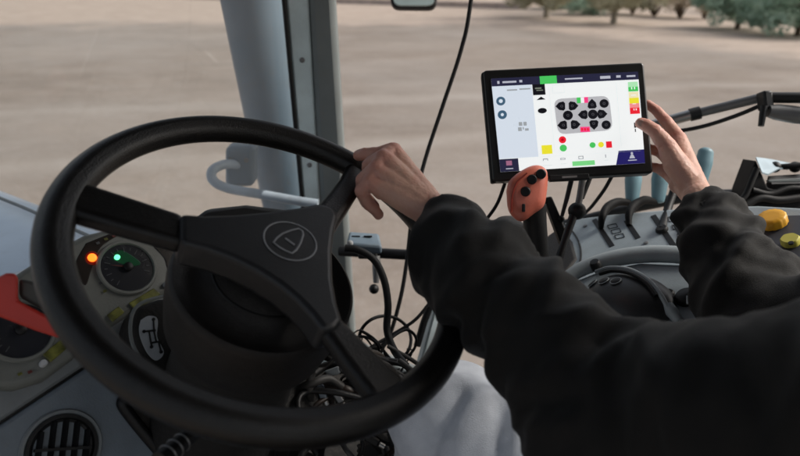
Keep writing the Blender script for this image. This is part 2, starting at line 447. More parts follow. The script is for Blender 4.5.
gr = thing('grab_rail', P(258, 205, 1.5), 'pale blue grey curved grab rail bent around the base of the stack pipe', 'rail')
bm = B(); d = 1.42
tube(bm, spline([P(318, 204, d), P(298, 201, d), P(259, 194, d), P(227, 188, d), P(213, 180, d), P(213, 170, d), P(227, 164, d+.03), P(246, 166, d+.08)], 8), .0115, 14)
obj('rail', bm, M_rail, gr)
bm = B(); c = P(242, 164, 1.5); box(bm, c, CX*.036, V((0, .03, 0)), V((.006, 0, .052)))
obj('mounting_block', bm, M_pipe, gr, bevel=.014, segs=4)
for sx in (-.02, .02):
    bm = B(); lathe(bm, c+V((sx, -.033, .02)), V((0, -1, 0)), [(.006, -.004), (.006, .003), (0, .003)], 6)
    obj('bolt', bm, M_greym, gr, smooth=False)

# hood
zh = -.50
def hh(px, py, z=zh):
    r = ray(px, py); return CAM+r*(z/r.z)
e0 = T(.62, .23, 0); 
bm = B()
prof = [(.235, -.42), (.232, -.06), (.222, -.028), (.20, -.010), (.17, 0), (.155, .0), (.14, .012), (.08, .018), (-.08, .018), (-.24, .012), (-.255, 0), (-.27, 0), (-.30, -.010), (-.322, -.028), (-.332, -.06), (-.335, -.42)]
stn = [(.55, 0), (1.0, 0), (1.5, -.01), (1.9, -.04), (2.1, -.10), (2.16, -.25)]
prev = None
for f, dz in stn:
    w = 1-.06*(f-.55)
    ring = [bm.verts.new(T(f, (r+.05)*w-.05, zh+z+dz)) for r, z in prof]
    if prev:
        for i in range(len(ring)-1): bm.faces.new((prev[i], prev[i+1], ring[i+1], ring[i]))
    else: first = ring
    prev = ring
bm.faces.new(prev)
hood = obj('hood', bm, M_hood, tractor, bevel=0)
bm = B()
tube(bm, [T(f, .148*(1-.06*(f-.55)), zh+dz+.006) for f, dz in stn[:4]], .006, 8)
tube(bm, [T(f, -.262*(1-.06*(f-.55)), zh+dz+.006) for f, dz in stn[:4]], .006, 8)
obj('hood_seam', bm, M_pillar2, tractor)
# scuttle below the windscreen
bm = B()
prism(bm, [T(.36, -.75, -.36), T(.36, .08, -.36), T(.56, .08, -.44), T(.56, -.75, -.44)], V((0, 0, -.06)))
obj('scuttle', bm, mat('scuttle pale grey', (.5, .57, .64), .45, dirt=.3), tractor, bevel=.01)
# windscreen pane
gm = bpy.data.materials.new('cab glass'); gm.use_nodes = True
N = gm.node_tree.nodes; L = gm.node_tree.links; N.clear()
o_ = N.new('ShaderNodeOutputMaterial'); tr_ = N.new('ShaderNodeBsdfTransparent'); gl = N.new('ShaderNodeBsdfGlossy'); gl.inputs['Roughness'].default_value = .03
df = N.new('ShaderNodeBsdfDiffuse'); df.inputs['Color'].default_value = (.8, .78, .74, 1)
fr = N.new('ShaderNodeFresnel'); fr.inputs['IOR'].default_value = 1.45
tr_.inputs['Color'].default_value = (.95, .97, .97, 1)
m1 = N.new('ShaderNodeMixShader'); L.new(fr.outputs[0], m1.inputs[0]); L.new(tr_.outputs[0], m1.inputs[1]); L.new(gl.outputs[0], m1.inputs[2])
m2 = N.new('ShaderNodeMixShader')
tcg = N.new('ShaderNodeTexCoord'); ng = N.new('ShaderNodeTexNoise'); ng.inputs['Scale'].default_value = 5; ng.inputs['Detail'].default_value = 6; L.new(tcg.outputs['Object'], ng.inputs['Vector'])
rg = N.new('ShaderNodeMapRange'); rg.inputs['To Min'].default_value = .0; rg.inputs['To Max'].default_value = .06; L.new(ng.outputs['Fac'], rg.inputs['Value']); L.new(rg.outputs['Result'], m2.inputs[0])
L.new(m1.outputs[0], m2.inputs[1]); L.new(df.outputs[0], m2.inputs[2]); L.new(m2.outputs[0], o_.inputs[0])
bm = B(); pr = vp(286, 100, 1.42)
tl = vp(276, -300, 1.44); bl = vp(318, 420, 1.44)
wd = (RT*-1.5)
bm.faces.new([bm.verts.new(p) for p in (tl, tl+wd, bl+wd, bl)])
obj('windscreen', bm, gm, tractor, smooth=False)

# floor, sill, roof, rear posts
ed0 = T(.62, .78, -1.05)
bm = B()
prism(bm, [T(.66, -.72, -1.05), T(.66, .70, -1.05), T(-1.1, .70, -1.05), T(-1.1, -.72, -1.05)], V((0, 0, -.06)))
obj('floor', bm, M_floor, tractor, bevel=.005)
bm = B()
box(bm, T(-.22, .725, -1.03), FW*.9, RT*.022, UP*.04)
obj('sill', bm, M_pillar2, tractor, bevel=.008)
bm = B()
prism(bm, [T(.85, -.8, .42), T(.85, .85, .42), T(-1.25, .85, .42), T(-1.25, -.8, .42)], V((0, 0, .09)))
obj('roof', bm, M_white, tractor, bevel=.03, segs=3)
bm = B(); prism(bm, [T(.80, -.76, .415), T(.80, .80, .415), T(-1.2, .80, .415), T(-1.2, -.76, .415)], V((0, 0, -.02))); obj('unseen_headliner', bm, M_seat, tractor, bevel=.005)  # unseen dark lining, added under the roof to cut fill light inside
for f, r in ((.62, -.75), (-1.1, -.75), (-1.1, .78)):
    bm = B(); box(bm, T(f, r, -.3), FW*.035, RT*.035, UP*.72)
    obj('rear_pillar' if f < 0 else 'pillar', bm, M_pillar, tractor, bevel=.01)
bm = B(); box(bm, T(-1.12, 0, -.75), FW*.02, RT*.72, UP*.3)
obj('rear_wall', bm, M_pillar2, tractor, bevel=.01)

# ------------------------------------------------------------------ steering wheel
sw = thing('steering_wheel', WC, 'black three spoke steering wheel with a grey triangle emblem, held by the driver', 'steering wheel')
wa, wb, wn = basis(WN)
bm = B()
prof = []
nseg = 28
for k in range(nseg):                       # rim section: oval with a soft finger groove inside
    t = 2*math.pi*k/nseg; r = 1-.09*math.exp(-((t-math.pi*.62)/.16)**2)-.07*math.exp(-((t-math.pi*.25)/.13)**2)
    prof.append((.0165*math.cos(t)*r, .0155*math.sin(t)*r))
rr = []
NS = 160
for i in range(NS):
    th = 2*math.pi*i/NS; e = wa*math.cos(th)+wb*math.sin(th)
    rr.append([bm.verts.new(WC+e*(.2+x)+wn*y) for x, y in prof])
for i in range(NS):
    A, C = rr[i], rr[(i+1) % NS]
    for k in range(nseg): bm.faces.new((A[k], A[(k+1) % nseg], C[(k+1) % nseg], C[k]))
obj('rim', bm, M_rim, sw)
def wp(px, py, off=0): return hit(px, py, WC+wn*off, wn)
def wpoly(px, off): return [wp(x, y, off) for x, y in px]
for pts in ([(64, 176), (86, 180), (135, 196), (184, 212), (190, 226), (184, 243), (130, 228), (78, 213), (60, 205)],
            [(312, 210), (330, 190), (341, 176), (350, 158), (372, 166), (366, 180), (352, 203), (336, 228)],
            [(318, 322), (330, 312), (344, 318), (375, 348), (408, 378), (396, 396), (374, 398), (348, 364)]):
    bm = B(); prism(bm, wpoly(pts, .010), -wn*.020)
    obj('spoke', bm, M_rim, sw, bevel=.0082, segs=6)
pad = [(180, 212), (205, 214), (235, 213), (268, 210), (298, 206), (320, 202), (333, 206), (339, 215), (335, 232), (333, 252), (334, 280), (338, 302), (344, 320), (336, 328), (324, 330),
       (312, 314), (298, 299), (280, 284), (258, 270), (234, 258), (210, 249), (186, 243), (180, 240)]
bm = B(); prism(bm, wpoly(pad, .015), -wn*.034)
obj('hub_pad', bm, M_pad, sw, bevel=.007, segs=4)
eo = .0158
bm = B(); ec = wp(290.5, 240.3, eo)
def line2(bm, pts, w, closed, off=eo):
    q = wpoly(pts, off); tube(bm, spline(q, 1) if not closed else q, w, 6, closed=closed)
rings(bm, ec, wn, .0272, .0009, 64)
tri = [(273.5, 242.2), (277, 237.5), (283, 233), (291, 230), (299, 228.2), (302.5, 230.5), (303.3, 234), (300.5, 243), (296.5, 249.5), (292.3, 253), (286, 250.5), (279.5, 247)]
line2(bm, tri, .0011, True)
line2(bm, [(285.4, 238), (294.4, 244.5)], .0014, False)
bm.verts.ensure_lookup_table()
for v in bm.verts:                          # flatten the raised lines onto the pad
    dd = (v.co-(WC+wn*.0151)).dot(wn); v.co -= wn*dd*.6
obj('emblem', bm, M_mark, sw)

# column
sc = thing('steering_column', WC-wn*.6, 'dark round plastic shroud and boot of the steering column beneath the wheel', 'steering column')
bm = B()
lathe(bm, WC, wn, [(0, -.03), (.05, -.032), (.062, -.045), (.078, -.055), (.088, -.052), (.0955, -.047), (.099, -.05), (.100, -.058), (.0985, -.09), (.094, -.125), (.088, -.135)], 72, cap=False)
obj('shroud', bm, M_shroud, sc)
bm = B()
lathe(bm, WC-wn*.0, wn, [(.087, -.13), (.08, -.14), (.076, -.2), (.08, -.26), (.075, -.28), (.083, -.31), (.09, -.4), (.12, -.7)], 56)
obj('boot', bm, mat('column boot', (.008, .007, .006), .8, bump=.5, bscale=200), sc)
bm = B(); rings(bm, WC-wn*.040, wn, .058, .0016, 60)
obj('collar_ring', bm, M_blk, sc)
# dark cowl behind the hub
bm = B(); prism(bm, [P(188, 222, .92), P(205, 209, .94), P(245, 205, .96), P(285, 210, .96), P(300, 235, .94), P(240, 260, .9)], CD*.12)
obj('cowl', bm, M_blk, sc, bevel=.008, segs=3)

# ------------------------------------------------------------------ dashboard
def dplane(tilt): t = rad(tilt); return (UP*math.cos(t)-FW*math.sin(t)).normalized()
IN = dplane(50); IP = P(88, 322, .74)
ip = thing('instrument_panel', IP-UP*.08, 'grey instrument cluster with two round gauges, a lit orange lamp and a lit green lamp', 'instrument panel')
def ih(px, py, off=0): return hit(px, py, IP+IN*off, IN)
bm = B(); out = [(-70, 345), (0, 284), (40, 258), (84, 234), (118, 226), (152, 226), (186, 240), (192, 262), (186, 284), (150, 302), (112, 326), (75, 357), (44, 380), (14, 389), (-20, 388), (-80, 400)]
prism(bm, [ih(x, y) for x, y in out], -IN*.05)
obj('housing', bm, M_clu, ip, bevel=.008, segs=3)
def ipoly(name, pts, off, m, par, th=.003, bev=.001):
    if len(pts) > 5: pts = [(p.x, p.y) for p in spline([V((x, y, 0)) for x, y in pts+pts[:1]], 5)[:-1]]
    bm = B(); prism(bm, [ih(x, y, off) for x, y in pts], -IN*th); return obj(name, bm, m, par, bevel=bev)
for k, (gx, gy, r) in enumerate(((127, 268, .0360), (20, 331, .0350))):
    c = ih(gx, gy, .001); a, b, n = basis(IN)
    bm = B(); disc(bm, c, IN, r, 48, .0015); face = obj('gauge', bm, M_gauge, ip, smooth=True)
    bm = B(); rings(bm, c+IN*.002, IN, r, .0028, 64); obj('bezel', bm, M_clu, face)
    bm = B()
    for j in range(15):                     # scale marks
        t = rad(-35+j*250/14); e = RT*math.cos(t)+IN.cross(RT)*math.sin(t); s = IN.cross(e)
        ln = .007 if j % 2 == 0 else .004
        box(bm, c+e*(r*.80-ln/2)+IN*.0022, e*ln/2, s*.0005, IN*.0002)
    obj('scale_marks', bm, mat('pale print', (.08, .085, .09), .6), face, smooth=False)
    bm = B(); t = rad((150, 60)[k]); e = RT*math.cos(t)+IN.cross(RT)*math.sin(t); s = IN.cross(e)
    prism(bm, [c+IN*.004-s*.0012, c+IN*.004+e*r*.62, c+IN*.004+s*.0012], IN*.0008)
    obj('needle', bm, mat('dull red', (.12, .02, .015), .5), face, smooth=False)
    bm = B(); lathe(bm, c+IN*.002, IN, [(.006, 0), (.006, .005), (.004, .0065), (0, .0065)], 20); obj('needle_hub', bm, M_blk, face)
ipoly('side_gauge', [(86, 243), (112, 233), (120, 234), (101, 247), (92, 268), (86, 285), (78, 276), (76, 262)], .001, mat('smoked lens', (.03, .025, .022), .2, coat=.6), ip)
ipoly('side_gauge', [(150, 230), (176, 240), (184, 256), (180, 272), (170, 276), (164, 258), (152, 244)], .001, mat('smoked lens', 0), ip)
ipoly('display_strip', [(129, 303), (154, 288), (161, 294), (136, 310)], .004, M_lcd, ip)
ipoly('display_strip', [(107, 315), (119, 306), (125, 312), (113, 322)], .004, M_lcd, ip)
ipoly('display_strip', [(42, 354), (62, 339), (71, 345), (51, 362)], .004, M_lcd, ip)
def button(name, c, n, r, h, m, par, seg=20):
    bm = B(); lathe(bm, c, n, [(r, -.001), (r, h*.7), (r*.8, h), (0, h*1.05)], seg); return obj(name, bm, m, par)
for k_, (x, y) in enumerate(((98, 243), (106, 239), (114, 236), (101, 283), (105, 291), (160, 240), (168, 245), (60, 300), (66, 296), (30, 296), (20, 374), (30, 372))):
    c_ = ih(x, y, .0022); bm = B(); box(bm, c_, RT*.0022, IN.cross(RT)*.0016, IN*.0002)
    obj('pictogram', bm, (mat('pale print', 0), M_lcd, mat('dull red', 0))[k_ % 3], ip, smooth=False)
lo = button('warning_lamp', ih(92, 258, .001), IN, .0055, .003, M_glow_o, ip); lens = ipoly('lamp_glow', [(92+12*math.cos(t*.3927)*.62, 258+7.2*math.sin(t*.3927)) for t in range(16)], .0012, mat('painted red glow', (.12, .01, .005), .25, emit=(.5, .03, .012), estr=.10), ip)  # red halo of the lamp painted as a dim glowing disc
glow2 = ipoly('lamp_glow', [(113, 253), (122, 250), (136, 258), (141, 264), (132, 266), (117, 262)], .0028, mat('painted green glow', (.01, .05, .02), .2, emit=(.01, .08, .035), estr=.18), ip)  # green glow on the gauge face painted as a dim glowing patch
lo['label'] = 'lit orange warning lamp'
lg = button('warning_lamp', ih(117, 257.5, .003), IN, .0035, .003, M_glow_g, ip); lg['label'] = 'lit green indicator lamp'
for x, y in ((166, 285), (174, 279), (43, 364)): button('reset_button', ih(x, y, .001), IN, .0042, .006, M_white, ip)

LN = dplane(62); LP = P(60, 392, .705)
def lh(px, py, off=0): return hit(px, py, LP+LN*off, LN)
db = thing('dashboard', T(.2, -.1, -.9), 'blue grey lower dashboard with a round air vent and a dark recess beside the column', 'dashboard')
def lpoly(name, pts, off, m, par, th=.004, bev=.001, segs=2):
    bm = B(); prism(bm, [lh(x, y, off) for x, y in pts], -LN*th); return obj(name, bm, m, par, bevel=bev, segs=segs)
lpoly('lower_panel', [(-160, 530), (0, 426), (98, 361), (128, 341), (160, 372), (230, 450), (330, 620), (-100, 800)], 0, M_dash2, db, .03, .004)
lpoly('seam_backing', [(-200, 560), (-200, 500), (0, 410), (97, 345), (150, 315), (170, 340), (120, 375), (0, 440)], -.008, M_blk, db, .01)
lpoly('upper_band', [(-160, 526), (-160, 400), (10, 376), (90, 330), (132, 300), (204, 290), (206, 345), (132, 336), (97, 358), (0, 422)], -.001, M_dash, db, .03, .004)
vc = lh(62, 449, .001)
av = thing('air_vent', vc, 'round black air vent with slats in the lower dashboard', 'air vent')
bm = B(); rings(bm, vc, LN, .0415, .0032, 64); obj('bezel', bm, M_dash, av)
bm = B(); lathe(bm, vc, LN, [(0, -.002), (.036, -.002), (.038, .001), (.0385, .004), (.0345, .004), (.033, .0), (.030, -.001)], 56, cap=False); obj('ring', bm, M_blk, av)
ang = rad(60); e = (RT*math.cos(ang)+LN.cross(RT)*math.sin(ang)); s = LN.cross(e)
for k in range(-2, 3):
    hl = math.sqrt(max(0, .032**2-(k*.0125)**2))
    bm = B(); box(bm, vc+s*(k*.0125)+LN*.002, e*hl, s*.0007+LN*.0006, LN*.0045-s*.002); obj('slat', bm, M_blk, av, smooth=False)
bm = B(); box(bm, vc+LN*.005, e.cross(LN)*.03, e*.0016, LN*.002); obj('slat', bm, M_blk, av, smooth=False)
# recess with rubber edge
rec = [(120, 402), (126, 397), (135, 400), (170, 432), (215, 480), (200, 500), (182, 482), (150, 445)]
lpoly('recess', [(128, 402), (175, 400), (260, 440), (250, 500), (200, 500)], .003, M_brown, db, .003)
bm = B(); tube(bm, spline([lh(x, y, .005) for x, y in ((185, 396), (150, 392), (130, 396), (123, 401), (126, 410), (150, 440), (178, 472), (205, 505))], 6), .0072, 8)
obj('recess_edge', bm, M_blk, db)
# dark trim block under the gear diagram
bm = B(); DN = dplane(52)
DP = P(160, 338, .735)
def dh(px, py, off=0): return hit(px, py, DP+DN*off, DN)
prism(bm, [dh(x, y) for x, y in ((133, 322), (138, 306), (160, 298), (196, 296), (300, 300), (330, 430), (205, 400), (168, 388), (140, 360))], -DN*.06)
obj('trim_block', bm, mat('column boot', 0), db, bevel=.008, segs=3)
bm = B(); tube(bm, spline([dh(x, y, .001) for x, y in ((206, 290), (165, 296), (140, 304), (131, 320), (133, 345), (150, 372))], 6), .0022, 8, flat=(.5, DN))
obj('trim_edge', bm, M_pillar2, db)
gd = thing('gear_diagram', dh(150, 340), 'white kidney shaped gear pattern plate left of the steering column', 'plate')
bm = B(); prism(bm, spline([dh(x, y, .0015) for x, y in ((141, 320), (148, 316), (156, 317), (158, 323), (157, 336), (161, 345), (164, 352), (161, 358), (155, 360), (147, 352), (141, 338), (139.5, 328), (141, 320))], 4)[:-1], -DN*.002)
obj('plate', bm, mat('gear plate pale', (.36, .39, .42), .5, dirt=.3), gd)
bm = B()
def dl(a, b, w=.0011): tube(bm, [dh(*a, .0018), dh(*b, .0018)], w, 6)
for a, b in (((153.5, 320), (154, 331)), ((144, 331.5), (155, 330.5)), ((149, 331), (151.5, 346)), ((151, 343), (160, 341.5)), ((158.5, 341.5), (161, 352)), ((154, 331), (156.5, 343))): dl(a, b)
for x, y in ((153.5, 319.5), (144, 331.5), (154, 330.5), (151.5, 347), (161, 352)): disc(bm, dh(x, y, .0018), DN, .0021, 12, .0006)
obj('gear_marks', bm, M_blk, gd)
# stub lever with pale rings
lv = thing('column_lever', P(168, 452, .60), 'short black lever with pale ribbed rings below the steering wheel', 'lever')
bm = B(); p0 = P(198, 428, .60); p1 = P(160, 462, .55); tube(bm, [p0, p0*.5+p1*.5, p1], [.008, .009, .010], 20); obj('stalk', bm, M_blk, lv)
for k in range(3):
    bm = B(); c = p0.lerp(p1, .45+k*.18); rings(bm, c, (p1-p0), 0.0088+.0005*k, .0011, 24); obj('grip_ring', bm, M_greym, lv)

# red handle over the cluster
rh = thing('red_handle', P(20, 320, .60), 'bright red angular handle with a dark grip block, left behind the wheel rim', 'handle')
bm = B(); d = .60
body = [P(x, y, d) for x, y in ((-16, 292), (-4, 278), (6, 273), (16, 273), (18, 279), (18, 300), (40, 312), (66, 325), (64, 340), (36, 331), (-16, 311))]
prism(bm, body, (P(25, 305, 1)-CAM).normalized()*.022); obj('handle_frame', bm, M_red, rh, bevel=.0035, segs=3)
bm = B(); prism(bm, [P(x, y, .607) for x, y in ((19, 278), (36, 282), (54, 294), (60, 318), (40, 309), (19, 297))], (P(35, 300, 1)-CAM).normalized()*.03); obj('grip_block', bm, mat('olive grey plastic', (.05, .05, .045), .6), rh, bevel=.004)

# ------------------------------------------------------------------ side console
KA = P(560, 220, 1.25); KB = P(683, 208, 1.08); KC = P(611, 250, 1.08)
KN = (KB-KA).cross(KC-KA).normalized()
if KN.z < 0: KN = -KN
def kh(px, py, off=0): return hit(px, py, KA+KN*off, KN)
sc2 = thing('side_console', kh(640, 260)-UP*.5, 'grey side console with lever slots, switches and yellow knobs at the driver\'s right', 'console')
def kpoly(name, pts, off, m, par=None, th=.004, bev=.001, segs=2, dirn=None):
    bm = B(); prism(bm, [kh(x, y, off) for x, y in pts], dirn if dirn else -KN*th); return obj(name, bm, m, par or sc2, bevel=bev, segs=segs)
kpoly('deck', [(548, 262), (552, 240), (562, 222), (575, 217), (615, 212), (683, 206), (760, 203), (860, 208), (900, 330), (700, 345), (600, 330), (545, 300)], 0, M_console, bev=.012, segs=4, dirn=-UP*.10)
bm = B(); prism(bm, [kh(x, y, -.03) for x, y in ((575, 235), (760, 215), (880, 230), (880, 320), (700, 335), (600, 325), (565, 300))], -UP*.55)
obj('pedestal', bm, M_pillar2, sc2, bevel=.01)
kpoly('corner_cover', [(538, 262), (546, 236), (560, 226), (572, 240), (577, 258), (566, 272), (548, 278)], .004, M_shroud, th=.03, bev=.006)
bm = B(); tube(bm, spline([kh(x, y, .0005) for x, y in ((561, 221), (573, 232), (580, 246), (580, 262), (572, 272))], 6), .0018, 6); obj('panel_seam', bm, M_blk, sc2)
# slots
for a, b in (((594, 219), (612, 246)), ((626, 220), (638, 238)), ((653, 215), (674, 246)), ((676, 224), (688, 246))):
    u = (kh(*b)-kh(*a)).normalized(); w = KN.cross(u)*.0048; A = kh(*a, .0012); C = kh(*b, .0012)
    bm = B(); prism(bm, [A-w, C-w, C+w, A+w], -KN*.003); obj('slot', bm, M_blk, sc2, bevel=.0008)
# icon plate
bm = B()
for cx, cy in ((612, 226), (615.5, 231), (619, 236)):
    for (x0, y0, x1, y1) in ((-4.5, -.7, 4, -2.6), (-2.8, 2.8, 5.6, 1), (-4.5, -.7, -2.8, 2.8), (4, -2.6, 5.6, 1), ):
        tube(bm, [kh(cx+x0, cy+y0, .0006), kh(cx+x1, cy+y1, .0006)], .0007, 5)
obj('icon_marks', bm, M_blk, sc2)
bm = B()
for cx, cy in ((672, 219), (676, 227), (681, 236)):
    for (x0, y0, x1, y1) in ((-4, -2, 4, -2.6), (-3, 2.4, 5, 1.6), (-4, -2, -3, 2.4), (4, -2.6, 5, 1.6)):
        tube(bm, [kh(cx+x0, cy+y0, .0006), kh(cx+x1, cy+y1, .0006)], .0007, 5)
obj('icon_marks', bm, M_blk, sc2)
# levers
def lever(stem, top, bot, wid, dd, label):
    t = thing('control_lever', kh(*stem[-1]), label, 'lever', 'pale blue topped levers on the side console')
    pts = [P(x, y, d) for x, y, d in stem[:-1]] + [kh(*stem[-1])]
    bm = B(); tube(bm, spline(pts, 8), [.0058, .0085, .0105, .0095, .0065], 16, flat=(.7, CX))
    obj('stem', bm, mat('matte black', (.005, .005, .0055), .7, spec=.2), t)
    bm = B(); a = P(top[0], top[1], dd); b = P(bot[0], bot[1], dd); w = wid/600*dd/2
    tube(bm, spline([a+(a-b)*.10, a, a.lerp(b, .35), a.lerp(b, .75), b, b-(a-b)*.06], 5), [w*.35, w*.86, w, w*.85, w*.72, w*.4], 24, flat=(.75, CD))
    obj('knob', bm, M_blue, t)
    return t
lever([(632, 203, 1.2), (618, 202, 1.18), (607, 208, 1.16), (602, 218, 1.14), (601, 228)], (634, 168), (632, 202), 17, 1.2, 'pale blue topped lever with arched black stem, first from the left under the display')
lever([(656, 202, 1.2), (645, 200, 1.17), (634, 206, 1.15), (629, 214, 1.13), (629, 226)], (661, 168), (658, 201), 17, 1.2, 'pale blue topped lever with arched black stem, second from the left under the display')
lever([(698, 186, 1.22), (692, 196, 1.2), (684, 206, 1.15), (682, 232)], (706, 151), (700, 184), 17, 1.22, 'pale blue topped lever showing right of the driver\'s raised wrist')
t = thing('park_lever', kh(662, 230), 'thick straight black lever rising to the right from its slot in the console', 'lever')
bm = B(); tube(bm, [kh(662, 230), P(668, 208, 1.12), P(676, 184, 1.13), P(682, 168, 1.14)], [.008, .0075, .0075, .009], 16); obj('stem', bm, M_blk, t)
bm = B(); lathe(bm, kh(662, 230, .001), KN, [(.011, 0), (.0105, .003), (.0085, .006)], 20); obj('gaiter', bm, M_rub, t)

# armrest body with raised rim
AN = KN; 
kpoly('armrest_body', [(548, 318), (556, 292), (575, 278), (600, 268), (640, 260), (690, 262), (722, 276), (738, 300), (734, 345), (560, 360)], .030, M_console, th=.05, bev=.014, segs=4)
bm = B(); tube(bm, spline([kh(x, y, o) for x, y, o in ((546, 306, .02), (556, 288, .03), (580, 270, .034), (612, 259, .036), (650, 254, .036), (690, 256, .034), (720, 262, .03), (748, 272, .02))], 8), [.006, .012, .0155, .017, .017, .016, .012, .006], 18, flat=(.7, KN))
obj('rim_band', bm, M_console2, sc2)
# dark dome with its own band
bm = B(); dc = kh(628, 302, .034); u = (kh(668, 312, .034)-kh(592, 288, .034)).normalized(); w = KN.cross(u)
mtx = Matrix((( *[u[i] for i in range(3)], 0), (*[w[i] for i in range(3)], 0), (*[KN[i] for i in range(3)], 0), (0, 0, 0, 1))).transposed()
mtx = Matrix.Translation(dc) @ mtx @ Matrix.Diagonal((.074, .052, .030, 1))
bmesh.ops.create_uvsphere(bm, u_segments=40, v_segments=20, radius=1, matrix=mtx)
obj('palm_rest', bm, mat('charcoal soft plastic', (.035, .036, .038), .42), sc2)
bm = B(); tube(bm, spline([kh(x, y, o) for x, y, o in ((596, 272, .048), (610, 268, .056), (630, 270, .062), (648, 280, .062), (660, 294, .056), (668, 308, .046))], 8), .0035, 12); obj('trim_arc', bm, M_console2, sc2)
bm = B(); tube(bm, spline([kh(x, y, o) for x, y, o in ((600, 274, .050), (612, 271, .058), (629, 273, .064), (645, 282, .064), (656, 296, .058))], 8), .0030, 12); obj('trim_arc', bm, M_blk, sc2)
def kbutton(x, y, off, r, h, m, nm='button'): return button(nm, kh(x, y, off), KN, r, h, m, sc2)
kbutton(597, 268, .040, .009, .014, M_blk, 'knob')
kbutton(567, 280, .034, .008, .008, M_blk, 'button')
kbutton(688, 300, .029, .016, .012, M_blk, 'dial'); kbutton(669, 296, .030, .009, .008, M_blk, 'dial')
mi_ = mtx.inverted()
def on_dome(x, y):
    r = ray(x, y); t = .6
    while t < 1.6:
        p = CAM+r*t; l = mi_ @ p
        if l.length < 1: return p, (mtx.to_3x3().inverted().transposed() @ l).normalized()
        t += .0005
    return kh(x, y, .05), KN
for x, y in ((593, 284), (604, 281.5), (616, 281.5)):
    pd, nd = on_dome(x, y)
    f = button('switch', pd, nd, .0078, .003, M_blk, sc2)
    bm = B(); rings(bm, pd+nd*.0015, nd, .0082, .0008, 24); obj('switch_ring', bm, M_console2, f)
bm = B(); box(bm, kh(688, 300, .043), (kh(692, 300)-kh(688, 300)).normalized()*.002, KN*.001, (kh(688, 304)-kh(688, 300)).normalized()*.008); obj('dial_mark', bm, M_white, sc2)
bm = B(); tube(bm, spline([kh(668, 305, .045), kh(672, 312, .040), kh(680, 322, .034)], 4), [.007, .009, .006], 14); obj('pale_stub', bm, M_console2, sc2)
# yellow knobs on a dark inset
kpoly('dark_inset', [(762, 216), (830, 214), (850, 300), (790, 300), (764, 240)], .002, mat('dark blue grey panel', (.05, .055, .07), .5), bev=.001)
def flower(x, y, off, r, h, m, lobes, nm):
    c = kh(x, y, off); a, b, n = basis(KN); bm = B(); seg = 48; rr = []
    for (q, z) in ((1, 0), (1, h*.8), (.88, h), (.5, h)):
        rr.append([bm.verts.new(c+n*z+(a*math.cos(2*math.pi*k/seg)+b*math.sin(2*math.pi*k/seg))*r*q*(1+.025*math.cos(lobes*2*math.pi*k/seg))) for k in range(seg)])
    for A, C in zip(rr, rr[1:]):
        for k in range(seg): bm.faces.new((A[k], A[(k+1) % seg], C[(k+1) % seg], C[k]))
    bm.faces.new(rr[-1]); bm.faces.new(rr[0][::-1]); return obj(nm, bm, m, sc2)
k1 = flower(773, 223, .004, .0205, .014, M_yel, 14, 'knob'); k1['label'] = 'large orange yellow scalloped knob'
k2 = flower(791, 243, .004, .0125, .010, M_yel2, 6, 'knob'); k2['label'] = 'small lime yellow knob'
bm = B(); c = kh(791, 243, .0155); disc(bm, c, KN, .0035, 16); obj('knob_cap', bm, M_blk, k2)

# black crossbar + rear control box at the right window
cb = thing('cross_bar', P(700, 196, 1.32), 'black horizontal bar running behind the driver\'s right wrist', 'bar')
bm = B(); tube(bm, [P(560, 226, 1.42), P(640, 206, 1.36), P(690, 196, 1.32), P(760, 194, 1.28)], .0125, 14); obj('bar', bm, M_blkm, cb)
rb = thing('control_box', P(780, 210, 1.2), 'black box unit with pale metal top plate and handle behind the driver\'s raised sleeve', 'box')
d = 1.2
bm = B(); prism(bm, [P(x, y, d) for x, y in ((742, 213), (744, 192), (756, 160), (768, 188), (776, 190), (860, 186), (860, 213))], V((.02, .08, -.02))); obj('housing', bm, mat('matte black', (.005, .005, .0055), .7, spec=.2), rb, bevel=.003)
bm = B(); prism(bm, [P(x, y, q) for x, y, q in ((756, 157, 1.2), (771, 159, 1.26), (800, 165, 1.30), (860, 170, 1.30), (860, 173, 1.28), (800, 169, 1.28), (779, 168, 1.22), (768, 174, 1.2), (762, 172, 1.19))], -UP*.003); obj('top_plate', bm, mat('pale blue metal plate', (.42, .52, .58), .35, metal=.2), rb)
bm = B(); prism(bm, [P(x, y, q) for x, y, q in ((768, 176, 1.23), (800, 174, 1.23), (860, 176, 1.23), (860, 182, 1.21), (772, 184, 1.21))], -UP*.02); obj('upper_rail', bm, M_blkm, rb)
bm = B(); tube(bm, spline([P(768, 168, 1.25), P(778, 167, 1.24), P(790, 166, 1.23), P(812, 164, 1.22)], 4), .006, 12); obj('handle', bm, M_blk, rb)
for x in (775, 795): bm = B(); sph(bm, P(x, 167, 1.235), .0115); obj('handle_knob', bm, M_blk, rb)

for k_, (pts_, r_) in enumerate(((((744, 206), (760, 198), (780, 200), (810, 196)), .008), (((752, 190), (770, 194), (790, 188), (815, 190)), .006), (((735, 204), (745, 196), (752, 180), (757, 168)), .006))):
    bm = B(); tube(bm, spline([P(x, y, 1.19) for x, y in pts_], 6), r_, 10); obj('hose', bm, M_rub, rb)
bm = B(); prism(bm, [P(x, y, 1.185) for x, y in ((768, 180), (800, 178), (840, 179), (840, 181), (770, 182))], CD*.01); obj('pale_rail', bm, M_pillar2, rb, bevel=.001)
